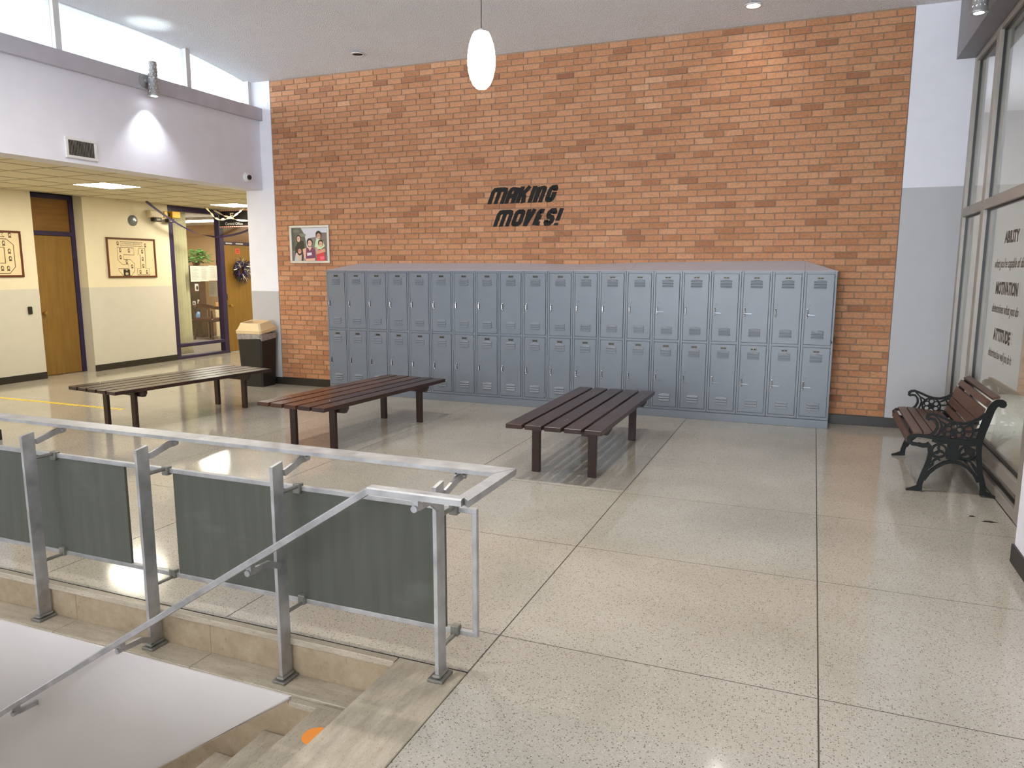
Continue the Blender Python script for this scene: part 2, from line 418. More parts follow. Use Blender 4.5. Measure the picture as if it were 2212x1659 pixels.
# ================================================================== SETTING: back wall of brick
wb = struct('wall_back', MB().box(-1.04, 6.64, YW+.006, YW+.30, 0, 4.115), 'mortar')
bricks = []
BL, BH = .2032, .0677
for r in range(60):
    z0 = .102+r*BH; z1 = min(z0+BH, 4.112)
    if z1-z0 < .02: continue
    x = -1.04-(BL/2 if r % 2 else 0)-rnd.choice((0, 0, 0, .05))
    while x < 6.64:
        a, b = max(x, -1.04), min(x+BL, 6.64); x += BL
        if b-a < .03: continue
        if a > .02 and b < 6.08 and z1 < 1.58: continue
        bricks.append((a, b, z0, z1))
def proj_area(a, b, z0, z1):
    p = Vector(((a+b)/2, YW, (z0+z1)/2))-CAM; d = p.dot(fw); return (b-a)*(z1-z0)/(d*d)*abs(p.normalized().y)
bricks.sort(key=lambda q: -proj_area(*q))
def brick_mb(mb, a, b, z0, z1, proud):
    g = .0045; c = .002; f = YW-proud
    vs = [(a+g, YW+.008, z0+g), (b-g, YW+.008, z0+g), (b-g, YW+.008, z1-g), (a+g, YW+.008, z1-g),
          (a+g+c, f, z0+g+c), (b-g-c, f, z0+g+c), (b-g-c, f, z1-g-c), (a+g+c, f, z1-g-c)]
    mb.add(vs, [(4, 5, 6, 7), (0, 1, 5, 4), (1, 2, 6, 5), (2, 3, 7, 6), (3, 0, 4, 7)])
def shade_attr(o, vals):
    at = o.data.attributes.new('shade', 'FLOAT', 'FACE'); at.data.foreach_set('value', vals)
def shade_val():
    return min(1, max(0, rnd.gauss(.55, .14))) if rnd.random() > .10 else rnd.uniform(.08, .3)
variants = []
for k in range(24):
    mb = MB(); brick_mb(mb, -BL/2, BL/2, 0, BH, rnd.uniform(.0, .004)); o = mb.build('brick', 'brick'); shade_attr(o, [shade_val()]*5)
    variants.append(o.data); bpy.data.objects.remove(o)
field = MB(); fs = []; n_single = 0
for a, b, z0, z1 in bricks:
    full = b-a > BL-.001 and z1-z0 > BH-.001
    if full and n_single < 300:
        o = bpy.data.objects.new('brick', rnd.choice(variants)); COL.objects.link(o); o.parent = wb; o.location = ((a+b)/2, 0, z0); n_single += 1
    else:
        brick_mb(field, a, b, z0, z1, rnd.uniform(0, .004)); s_ = shade_val(); fs += [s_]*5
o = field.build('brick_courses', 'brick', wb, None, False, 'stuff'); shade_attr(o, fs)

# plastered strips left and right of the brick
struct('wall_back_right', MB().box(6.642, 7.19, YW, YW+.30, 2.415, 4.115), 'white_paint')
struct('wall_back_right_lower', MB().box(6.642, 7.19, YW-.002, YW+.30, 0, 2.415), 'lower_grey_paint')
struct('wall_pillar', MB().box(-1.52, -1.042, YW, YW+.30, 1.31, 4.14), 'white_paint')
struct('wall_pillar_lower', MB().box(-1.52, -1.042, YW-.002, YW+.30, 0, 1.31), 'lower_grey_paint')
struct('wall_pillar_near', MB().box(-1.52, -1.235, -4.1, -3.535, .1, 2.69), 'white_paint')
struct('baseboard_pillar_near', MB().box(-1.53, -1.225, -4.11, -3.525, 0, .1), 'baseboard_dark')
struct('baseboard_back', MB().box(-1.53, -.003, YW-.014, YW+.01, 0, .1, c=.002).box(6.115, 7.19, YW-.014, YW+.01, 0, .1, c=.002), 'baseboard_dark')
struct('wall_corridor_east', MB().box(-1.53, -1.50, YW+.30, 7, 0, HC), 'cream_paint')

# ================================================================== SETTING: bulkhead and clerestory on the left
struct('wall_bulkhead', MB().box(-1.52, -1.235, -22, YW, 2.69, 3.60), 'white_paint')
struct('trim_sill', MB().box(-1.52, -1.18, -22, YW-.001, 3.60, 3.765, c=.004), 'sill_grey')
wn = struct('window_1', MB().box(-1.43, -1.37, -12, YW, 3.765, 3.79), 'aluminium')
struct('wall_left_upper', MB().box(-1.45, -1.35, -22, -11, 3.765, 4.4), 'white_paint')
struct('roof_eave', MB().box(-3.4, -1.45, -14, YW+.3, 4.40, 4.46), 'white_paint')
ys = [YW-.02, -.76, -2.47, -4.18, -5.89, -7.6, -9.3, -11.0]
for y in ys:
    part(wn, 'mullion', MB().box(-1.45, -1.35, y-.034, y+.034, 3.77, zc(y)+.05, c=.003), 'white_plastic')
for y0, y1 in zip(ys[1:], ys[:-1]):
    n = 8; pts = [(y0+.034, 3.78)]+[(y1-.034, 3.78)]+[(y1-.034-(y1-y0-.068)*i/n, zc(y1-.034-(y1-y0-.068)*i/n)) for i in range(n+1)]
    part(wn, 'pane', MB().prism(pts, 'x', -1.402, -1.396), 'glass')
# white eave and corridor roof seen through and bouncing daylight at the clerestory
struct('roof_corridor', MB().box(-9.2, -1.55, -12, 7, HC+.25, HC+.33), 'roofing')

# ================================================================== SETTING: ceilings
n = 24; yy = [-22, -1.7]+[-1.7+2.33*(i+1)/n for i in range(n)]
m = MB(); vs = []
for y in yy: vs += [(-1.44, y, zc(y)), (7.30, y, zc(y)), (-1.44, y, zc(y)+.12), (7.30, y, zc(y)+.12)]
fs_ = []
for i in range(len(yy)-1):
    a, b = 4*i, 4*i+4; fs_ += [(a, b, b+1, a+1), (a+2, a+3, b+3, b+2), (a, a+2, b+2, b), (a+1, b+1, b+3, a+3)]
fs_ += [(0, 1, 3, 2), (len(vs)-4, len(vs)-2, len(vs)-1, len(vs)-3)]
m.add(vs, fs_); struct('ceiling', m, 'popcorn', smooth=True)

gx = [-4.65, -4.51, -3.90, -3.29, -2.68, -2.07, -1.52]; gy = [-.36+.61*k for k in range(-7, 12)]
cc = struct('ceiling_corridor', MB().box(-4.9, -1.50, -4.7, 7, HC+.012, HC+.05), 'baseboard_dark')
lights_cells = {(3, 6), (2, 11), (2, 1), (2, 15)}
for i in range(len(gx)-1):
    for j in range(len(gy)-1):
        if (i, j) in lights_cells: continue
        g = .012
        part(cc, 'ceiling_tile', MB().box(gx[i]+g, gx[i+1]-g, gy[j]+g, gy[j+1]-g, HC, HC+.014, c=.003), 'acoustic_tile')
simple('grid_bar', srgb(176, 165, 134), .6)
for x in gx[1:-1]: part(cc, 'grid_bar', MB().box(x-.011, x+.011, gy[0], gy[-1], HC-.003, HC+.011), 'grid_bar')
for y in gy[1:-1]:
    for a, b in zip(gx[:-1], gx[1:]): part(cc, 'grid_bar', MB().box(a+.0115, b-.0115, y-.011, y+.011, HC-.003, HC+.011), 'grid_bar')
struct('wall_corridor_far', MB().box(-4.65, -1.5, 6.4, 6.5, 0, HC), 'cream_paint')
struct('wall_corridor_near', MB().box(-4.65, -1.5, -4.8, -4.7, 0, HC), 'cream_paint')

# ================================================================== SETTING: corridor wall with doors
XH = -4.65
def two_tone(name, y0, y1, x0=-5.0, x1=XH):
    struct(name, MB().box(x0, x1, y0, y1, 1.325, HC+.02), 'cream_paint')
    struct(name+'_lower', MB().box(x0, x1+.001, y0, y1, .0, 1.325), 'lower_cream_paint')
    struct('baseboard_'+name[5:], MB().box(x1-.005, x1+.014, y0, y1, 0, .1, c=.002), 'baseboard_dark')
two_tone('wall_hall', -4.8, -.565); two_tone('wall_hall_middle', .25, 1.90)
struct('wall_hall_end', MB().box(-5.0, XH, 4.12, 7, 0, HC+.02), 'cream_paint')
# door with transom in a purple frame
fx = -4.86
d1 = struct('door_1', MB().box(fx-.05, fx+.02, .18, .25, 0, HC, c=.003).box(fx-.05, fx+.02, -.565, -.50, 0, HC, c=.003).box(fx-.05, fx+.02, -.50, .18, 2.66, HC, c=.003).box(fx-.05, fx+.02, -.50, .18, 2.115, 2.18, c=.003), 'purple_paint')
part(d1, 'door_leaf', MB().box(fx-.03, fx+.005, -.495, .176, .006, 2.11, c=.002), 'door_veneer')
part(d1, 'transom_panel', MB().box(fx-.03, fx-.01, -.50, .18, 2.18, 2.66), 'transom_veneer')
kn = MB().lathe([(.012, 0), (.012, .03), (.026, .04), (.03, .055), (.022, .07), (.0, .074)], (fx+.005, -.39, .96), 14, axis=(1, 0, 0))
part(d1, 'door_knob', kn, 'brass', smooth=True)
struct('wall_behind_door', MB().box(-5.1, -4.93, -.7, .35, -.01, HC+.25).box(-5.1, -4.66, -.7, .35, HC+.05, HC+.25), 'cream_paint')  # unseen backing added behind the door to stop daylight leaking in
# office front: glazing and door
w2 = struct('window_2', MB().box(XH-.12, XH, 1.90, 2.0, 0, HC, c=.003).box(XH-.12, XH, 3.10, 3.21, 0, HC, c=.003)
            .box(XH-.12, XH, 2.0, 3.10, 2.63, HC, c=.003).box(XH-.12, XH+.004, 2.0, 3.10, .215, .275, c=.003).box(XH-.12, XH+.004, 1.90, 3.21, 0, .05, c=.003), 'purple_paint')
part(w2, 'pane', MB().box(XH-.065, XH-.059, 2.0, 3.10, .275, 2.63), 'glass')
part(w2, 'pane', MB().box(XH-.065, XH-.059, 2.0, 3.10, .05, .215), 'glass')
d2 = struct('door_2', MB().box(XH-.12, XH, 4.05, 4.12, 0, HC, c=.003).box(XH-.12, XH, 3.21, 4.05, 2.08, 2.14, c=.003).box(XH-.12, XH, 3.21, 4.05, 2.66, HC, c=.003), 'purple_paint')
part(d2, 'door_leaf', MB().box(XH-.06, XH-.015, 3.215, 4.045, .008, 2.075, c=.002), 'door_veneer')
part(d2, 'transom_panel', MB().box(XH-.06, XH-.04, 3.21, 4.05, 2.14, 2.66), 'transom_veneer')
part(d2, 'door_knob', MB().lathe([(.012, 0), (.012, .03), (.026, .04), (.03, .055), (.022, .07), (.0, .074)], (XH-.015, 3.29, .915), 14, axis=(1, 0, 0)), 'brass', smooth=True)
part(d2, 'latch_plate', MB().box(XH-.015, XH-.005, 3.212, 3.232, 1.02, 1.14), 'black_metal')
part(d2, 'threshold', MB().box(XH-.10, XH+.02, 3.21, 4.05, 0, .012, c=.003), 'aluminium')
part(d2, 'name_strip', MB().box(XH-.002, XH+.003, 3.25, 3.42, 2.095, 2.12), 'silver_frame')
part(d2, 'name_strip', MB().box(XH-.002, XH+.003, 3.52, 3.72, 2.095, 2.12), 'silver_frame')
# the office room
struct('wall_office_back', MB().box(-9.2, -4.7, 6.5, 6.6, 0, HC), 'tan_wall')
struct('wall_office_side', MB().box(-9.2, -9.1, 1.9, 6.6, 0, HC), 'tan_wall')
struct('wall_office_near', MB().box(-9.2, -4.9, 1.80, 1.90, 0, HC), 'tan_wall')
struct('ceiling_office', MB().box(-9.2, -4.77, 1.9, 6.6, HC-.02, HC), 'white_paint')

# ================================================================== SETTING: right side, glazed wall
XG = 7.17
def gz(name, y0, y1): pass
fr_ = MB()
for y0, y1 in ((.25, YW), (-.72, -.60), (-2.74, -2.62), (-3.42, -3.36)): fr_.box(XG, XG+.10, y0, y1, 0, 3.585, c=.003)
for z0, z1 in ((0.0, .075), (.17, .255), (2.115, 2.20), (3.54, 3.585)): fr_.box(XG+.002, XG+.098, -3.418, YW-.002, z0+.001, z1-.001, c=.003)
w3 = struct('window_3', fr_, 'frame_bronze')
for y0, y1 in ((-.60, .25), (-2.62, -.72), (-3.36, -2.74)):
    for z0, z1 in ((.075, .17), (.255, 2.115), (2.20, 3.54)):
        part(w3, 'pane', MB().box(XG+.040, XG+.046, y0, y1, z0, z1), 'glass')
        part(w3, 'gasket', MB().box(XG+.030, XG+.056, y0, y0+.012, z0, z1).box(XG+.030, XG+.056, y1-.012, y1, z0, z1).box(XG+.030, XG+.056, y0+.012, y1-.012, z0, z0+.012).box(XG+.030, XG+.056, y0+.012, y1-.012, z1-.012, z1), 'black_metal')
struct('ceiling_soffit', MB().box(7.015, 7.32, -22, YW, 3.585, 4.34), 'soffit_grey')
struct('wall_right', MB().box(7.005, 7.30, -22, -3.42, 0, 3.585), 'white_paint')
struct('baseboard_right', MB().box(6.992, 7.30, -12, -3.405, 0, .105, c=.002), 'baseboard_dark')
struct('wall_side_room', MB().box(10.4, 10.5, -12, 3.3, 0, 3.6).box(7.24, 10.5, 3.2, 3.3, 0, 3.6).box(7.3, 10.5, -12.1, -12, 0, 3.6), 'side_room_paint')
struct('ceiling_side_room', MB().box(7.27, 10.5, -12, 3.3, 3.585, 3.65), 'white_paint')
struct('floor_entrance', MB().box(-1.5, 7.3, -22, -12, -.12, 0), 'terrazzo')
struct('wall_behind_camera', MB().box(-1.5, 7.3, -22.2, -22.05, 4.0, 4.5), 'white_paint')
struct('wall_left', MB().box(-1.52, -1.24, -22, -4.1, 0, 2.69), 'white_paint')
# ================================================================== stairwell
NX0, NX1 = 4.36, 4.674
st = thing('staircase', 'travertine staircase descending to the left behind the metal railing', 'stairs', (4.5, -5.7, 0))
part(st, 'landing_nosing', MB().box(NX0, NX1, -7.75, -5.598, -.175, 0, c=.003), 'travertine_along_y')
part(st, 'edge_nosing', MB().box(-1.2, NX0-.004, -5.637, -5.598, -.03, 0, c=.003), 'travertine_along_x')
xs_ = [NX0-.003, 3.35, 2.46, 1.57, .68, -.21, -1.1]
for a, b in zip(xs_[1:], xs_[:-1]):
    part(st, 'curb_riser', MB().box(a+.001, b-.001, -5.66+.04, -5.60, -.177, -.031), 'travertine_riser')
    part(st, 'ledge', MB().box(a+.0012, b-.0012, -5.755, -5.60, -.20, -.178, c=.002), 'travertine_along_x')
part(st, 'curb_cap', MB().box(3.93, NX0-.002, -5.79, -5.757, -.215, -.19, c=.002), 'travertine_along_x')
TR, RS = .285, .178
for k in range(9):
    x1 = NX0-.001-k*TR; z = -RS*(k+1)
    if k > 0 or True:
        part(st, 'tread', MB().box(x1-TR+.004, x1+.0, -7.75, -5.79, z-.03, z, c=.003), 'travertine_along_y')
        part(st, 'riser', MB().box(x1-TR+.012, x1-TR+.03, -7.75, -5.79, z-RS+.001, z-.031), 'travertine_riser')
sl = RS/TR
xa, xb = 3.925, .4
part(st, 'stringer', MB().prism([(NX0-.001, -.20), (xa, -.20), (xa, -.192), (xb, -.192-(xa-xb)*.677), (xb, -.80-(xa-xb)*sl), (NX0-.001, -.80)], 'y', -5.788, -5.757), 'travertine_riser')
struct('wall_stairwell', MB().box(-1.5, xa-.004, -5.756, -5.60, -3.2, -.201).prism([(xa-.003, -.185), (-1.5, -.185), (-1.5, -3.2), (xb, -.185-(xa-xb)*.677-.05)], 'y', -5.764, -5.7561), 'stairwell_paint')
struct('wall_stairwell_near', MB().box(-1.5, 4.66, -7.9, -7.752, -3.2, -.125), 'stairwell_paint')
struct('floor_lower', MB().box(-1.6, 5, -7.9, -5.6, -3.3, -3.2), 'terrazzo')
struct('wall_stairwell_end', MB().box(-1.7, -1.6, -7.9, -5.6, -3.3, -.125), 'stairwell_paint')

# railing
rl = thing('stair_railing', 'silver metal railing with grey panels along the stairwell edge', 'railing', (4.59, -5.66, 0))
YP = -5.665
postx = [4.59, 3.82, 3.05, 2.28, 1.51, .74]
def handrail_z(x): return .815 if x > 4.42 else .815-(4.42-x)*.641
for i, px in enumerate(postx):
    zb = 0 if i == 0 else -.178
    pm = MB().prism([(YP-.033, zb), (YP+.033, zb), (YP+.033, .803), (YP-.033, .792)], 'x', px-.008, px+.008)
    po = part(rl, 'post', pm, 'aluminium')
    part(po, 'base_plate', MB().box(px-.034, px+.034, YP-.054, YP+.043, zb+.0005, zb+.012, c=.002).box(px-.02, px+.02, YP-.045, YP+.038, zb+.012, zb+.026, c=.005), 'weathered_steel')
    # arm to the wide top rail behind
    am = MB().sweep([(px+.012, YP+.033, .755), (px+.014, YP+.145, .785), (px+.014, YP+.185, .786)], [(-.006, -.017), (.006, -.017), (.006, .012), (-.006, .012)])
    am.tube([(px-.012, YP+.178, .786), (px+.034, YP+.178, .786)], .011, 10).box(px+.001, px+.025, YP+.165, YP+.192, .786, .815)
    part(po, 'rail_arm', am, 'aluminium')
    # arm to the handrail in front
    hz = handrail_z(px+.03)-.045; zf = min(hz-.02, .74)
    am = MB().sweep([(px+.012, YP-.02, zf-.03), (px+.02, YP-.10, hz-.008), (px+.024, YP-.20, hz)], [(-.007, -.013), (.007, -.013), (.007, .013), (-.007, .013)])
    am.tube([(px+.024, YP-.232, hz), (px+.024, YP-.19, hz)], .013, 12).box(px+.012, px+.036, YP-.222, YP-.195, hz, hz+.040)
    if i < 5: part(po, 'handrail_arm', am, 'aluminium')
    # clamps to the panel frame
    for z in (.655, .135):
        s_ = 1 if z > .4 else -1; cm = MB()
        cm.tube([(px, YP+.03, z+s_*.012), (px+.004, YP+.135, z+s_*.012)], .009, 8).box(px-.016, px+.020, YP+.118, YP+.152, z-.02, z+.024, c=.003)
        part(po, 'panel_clamp', cm, 'weathered_steel')
T = .008
prof_wide = [(-.047, -.016), (.047, -.016), (.047, -.004), (.040, 0), (-.040, 0), (-.047, -.004)]
part(rl, 'top_rail', MB().prism([(-1.2, -5.45), (4.83, -5.45), (4.775, -5.547), (-1.2, -5.547)], 'z', .814, .830), 'aluminium')
hp = [(4.803, -5.45), (4.803, -5.875)]
part(rl, 'end_rail', MB().prism([(4.8295, -5.452), (4.8295, -5.900), (4.776, -5.852), (4.776, -5.5465)], 'z', .804, .829), 'aluminium')
pf = [(-.024, -.026), (.024, -.026), (.024, -.005), (.018, 0), (-.018, 0), (-.024, -.005)]
x0 = -.1
part(rl, 'handrail', MB().sweep([(4.803, -5.876, .830), (4.42, -5.876, .830), (x0, -5.876, .830-(4.42-x0)*.641)], pf), 'aluminium')
for z0, z1, nm in ((.645, .667, 'panel_frame'), (.118, .140, 'panel_frame')):
    part(rl, nm, MB().box(-1.0, 4.69, -5.531, -5.509, z0, z1, c=.002), 'aluminium')
part(rl, 'panel_frame', MB().box(4.668, 4.690, -5.531, -5.509, .1402, .6448, c=.002), 'aluminium')
for a, b in ((3.085, 4.545), (1.30, 2.765), (-.5, .98)):
    part(rl, 'infill_panel', MB().box(a, b, -5.527, -5.513, .1405, .6445), 'rail_panel')

# orange dot half under the nosing
d = MB().prism([q for q in ell(4.197, -5.957, .056, .056, 28)], 'z', -.1778, -.1768)
tag(d.build('floor_sticker', 'sticker_orange', None, (4.2, -5.97, -.178)), 'round orange floor sticker on the top stair tread', 'sticker')
for i_, (x, y, rx, ry, lab) in enumerate(((6.945, -2.60, .020, .014, 'small black scuff on the floor before the park bench'), (7.03, -2.68, .042, .02, 'larger brown scuff on the floor near the right wall'))):
    q = [(x+a*(1+.35*math.sin(5*k)), y+b*(1+.3*math.cos(4*k))) for k, (a, b) in enumerate(ell(0, 0, rx, ry, 14))]
    tag(MB().prism(q, 'z', .0002, .0006).build('floor_stain', 'baseboard_dark', None, (x, y, 0)), lab, 'stain')
tp = MB()
for k in range(26):
    a = -3.75+k*.088; tp.box(a, a+.07, -2.0+rnd.uniform(-.005, .005), -1.94+rnd.uniform(-.004, .004), .0003, .0012)
tag(tp.build('floor_tape', 'tape_yellow', None, (-2.5, -1.97, 0)), 'worn yellow tape line on the floor at the corridor mouth', 'tape')

# ================================================================== lockers
NL, LW = 20, .305
lk = thing('locker', 'x', 'locker', (0, 0, .087))
def loc_mb(): return MB()
b_ = MB().box(.0015, LW-.0015, .016, .322, .001, 1.510)
zt = 1.513
for x0_, x1_ in ((.0015, .022), (LW-.022, LW-.0015)): b_.box(x0_, x1_, 0, .018, .001, zt, c=.0015)
for z0, z1 in ((.001, .027), (.746, .770), (1.486, zt)): b_.box(.022, LW-.022, .0005, .018, z0, z1, c=.001)
b_.build('body', 'locker_grey', lk)
def door_set(z0, bar):
    dm = MB().box(.0255, LW-.0255, -.004, .012, z0+.003, z0+.713, c=.002)
    d = dm.build('door', 'locker_grey', lk)
    zt_ = z0+.713
    MB().box(.120, .185, -.0065, -.004, zt_-.050, zt_-.026, c=.001).build('number_plate', 'locker_plate', d)
    MB().box(.128, .150, -.0075, -.0064, zt_-.046, zt_-.034).box(.156, .178, -.0075, -.0064, zt_-.046, zt_-.034).build('number_plate_slot', 'dark_slot', d)
    for zc_, pk in ((zt_-.086, 1), (zt_-.114, 0), (zt_-.142, 0), (z0+.124, 1), (z0+.096, 0), (z0+.068, 0)):
        lv = MB(); a, c = .093, .212; t_ = zc_+.0205
        tops = [(a, t_-.002), ((a+c)/2, t_+(.007 if pk else 0)), (c, t_-.002)]
        vs = [(p[0], -.0041, p[1]) for p in tops]+[(a+.004, -.016, zc_), ((a+c)/2, -.017, zc_), (c-.004, -.016, zc_), (a, -.0041, zc_), ((a+c)/2, -.0041, zc_), (c, -.0041, zc_)]
        lv.add(vs, [(0, 1, 4, 3), (1, 2, 5, 4), (0, 3, 6), (2, 8, 5), (3, 4, 7, 6), (4, 5, 8, 7)])
        lv.build('louver', ['locker_grey', 'dark_slot'], d)
    hm = MB().box(.040, .054, -.0055, -.004, zt_-.43, zt_-.352, m=1)
    hm.tube([(.047, -.006, zt_-.423), (.047, -.021, zt_-.415), (.047, -.021, zt_-.367), (.047, -.006, zt_-.359)], [.005, .0055, .0055, .005], 8)
    hm.lathe([(.0085, 0), (.0085, .006), (.005, .012), (0, .013)], (.047, -.005, zt_-.352), 10, axis=(0, -1, 0)).lathe([(.0075, 0), (.0075, .005), (0, .009)], (.047, -.005, zt_-.432), 10, axis=(0, -1, 0))
    hm.build('handle', ['chrome', 'dark_slot'], d, smooth=True)
    MB().lathe([(.011, 0), (.011, .002), (.008, .003), (0, .003)], (.064, -.004, zt_-.315), 12, axis=(0, -1, 0)).build('key_lock', 'locker_grey', d)
    for zz in (zt_-.048, z0+.04): MB().tube([(LW-.0245, -.006, zz-.02), (LW-.0245, -.006, zz+.02)], .005, 8).build('hinge', 'locker_grey', d)
    return d
dU = door_set(.770, 0); dL = door_set(.028, 0)
bars_up = {14: 0, 16: 1, 17: 0, 19: 2}; bars_lo = {9: 3, 11: 2, 13: 2, 14: 2, 15: 4, 16: 2, 17: 2, 18: 1, 19: 2}
ords = ['first', 'second', 'third', 'fourth', 'fifth', 'sixth', 'seventh', 'eighth', 'ninth', 'tenth', 'tenth', 'ninth', 'eighth', 'seventh', 'sixth', 'fifth', 'fourth', 'third', 'second', 'last']
def lever(door, zt_, kind):
    L = .03 if kind == 3 else .072; dz = {4: -.018}.get(kind, -.002)
    MB().sweep([(.043, -.022, zt_-.408), (.047+L, -.022, zt_-.408+dz)], [(-.003, -.004), (.003, -.004), (.003, .004), (-.003, .004)]).build('lever', 'lever_grey', door)
lk_all = [lk]+[copy_tree(lk) for i in range(NL-1)]
for i, o in enumerate(lk_all):
    o.location = (i*LW, 0, .087)
    side = 'left' if i < 10 else 'right'
    w = ords[i]
    if i == 0: lab = 'grey double-tier locker at the left end, beside the brick wall'
    elif i == 19: lab = 'grey double-tier locker at the right end of the bank, upper door ajar'
    else: lab = f'grey double-tier locker, {w} column from the {side} end of the bank'
    tag(o, lab, 'locker', 'grey lockers along the brick wall')
    ds = sorted([c for c in o.children if c.name.startswith('door')], key=lambda c: c.data.vertices[0].co.z)
    if i in bars_up: lever(ds[1], .770+.713, bars_up[i])
    if i in bars_lo: lever(ds[0], .028+.713, bars_lo[i])
    if i == 19:   # bent top door and the dark gap left by missing hinges
        MB().box(LW-.0225, LW-.0185, -.002, -.0005, .80, 1.478).box(LW-.024, LW-.010, -.004, -.0005, .79, .815).build('hinge_gap', 'dark_slot', o)
tp = thing('sloping_cover', 'sloping grey metal cover along the top of the lockers', 'cover', (0, 0, 1.601))
def ridge(x):
    return 1.692+.012*max(0, (x-3.2)/2.0 if x < 5.2 else 1)-.016*math.exp(-((x-3.35)/.55)**2)
segs = [(.302, 2.18), (2.182, 4.01), (4.012, 5.79)]
Z0 = 1.603
for a, b in segs:
    m = MB(); n = 14; vs = []
    for i in range(n+1):
        x = a+(b-a)*i/n; vs += [(x, -.006, Z0), (x, YW-.010, ridge(x)), (x, -.006, Z0-.004), (x, YW-.010, Z0-.004)]
    f_ = []
    for i in range(n): p, q = 4*i, 4*i+4; f_ += [(p, q, q+1, p+1), (p+2, p, q, q+2)[::-1], (p+2, q+2, q+3, p+3), (p+1, q+1, q+3, p+3)]
    f_ += [(0, 1, 3, 2), (4*n, 4*n+2, 4*n+3, 4*n+1)]
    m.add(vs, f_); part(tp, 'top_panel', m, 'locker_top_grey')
for s_, xo, xi in ((0, -.004, .300), (1, 6.104, 5.792)):
    m = MB(); r_ = ridge(xi)
    m.add([(xo, -.006, Z0), (xi, -.006, Z0), (xi, YW-.010, r_), (xo, YW-.010, Z0), (xo, -.006, Z0-.004), (xi, -.006, Z0-.004), (xi, YW-.010, Z0-.004), (xo, YW-.010, Z0-.004)],
          [(0, 1, 2), (0, 2, 3), (0, 4, 5, 1), (0, 3, 7, 4), (1, 5, 6, 2), (2, 6, 7, 3), (4, 7, 6, 5)])
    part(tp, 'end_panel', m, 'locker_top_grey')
tag(MB().box(0, NL*LW, -.003, .325, 0, .084, c=.002).build('plinth', 'locker_grey', None, (3.05, .16, 0)), 'long grey metal plinth under the row of lockers', 'plinth')

# ================================================================== slatted benches
def make_bench(mat):
    b = thing('wooden_bench', 'x', 'bench')
    L, Wd, Z = .985, .39, .44
    for k in range(5):
        c = -.316+.158*k; w_ = .0665
        sl_ = MB().box(c-w_, c+w_, -L, L, Z-.036, Z, c=.003).build('slat', mat, b)
        bm_ = MB()
        for yy_ in (-.70, -.65, .65, .70): bm_.lathe([(.007, 0), (.007, .001), (.004, .002), (0, .0022)], (c+.01, yy_, Z), 8)
        bm_.build('bolt', 'chrome', sl_)
    for y in (-.655, .655):
        MB().prism([(-.37, Z-.037), (.37, Z-.037), (.37, Z-.06), (.345, Z-.098), (-.345, Z-.098), (-.37, Z-.06)], 'y', y-.02, y+.02).build('cross_beam', 'leg_wood', b)
        for x in (-.233, .233):
            s_ = 1 if y < 0 else -1
            MB().box(x-.034, x+.034, y-.055 if y < 0 else y+.0205, y-.0205 if y < 0 else y+.055, 0, Z-.037, c=.003).build('leg', 'leg_wood', b)
    return b
b1 = make_bench('bench_wood'); b2 = copy_tree(b1); b3 = copy_tree(b1)
for c in b2.children:
    if c.name.startswith('slat') and c.data.vertices[0].co.x < 0: c.data = c.data.copy(); c.data.materials[0] = MATS['bench_wood_red']
for o, loc, rz, lab in ((b1, (-.565, -1.99, 0), -7.2, 'dark slatted wooden bench nearest the corridor and trash can'),
                        (b2, (1.775, -1.955, 0), -4.6, 'middle slatted wooden bench, reddish at its near end'),
                        (b3, (4.125, -1.958, 0), 0, 'slatted wooden bench nearest the right wall, worn dark boards')):
    o.location = loc; o.rotation_euler = (0, 0, R(rz)); tag(o, lab, 'bench', 'slatted wooden benches in the lobby')

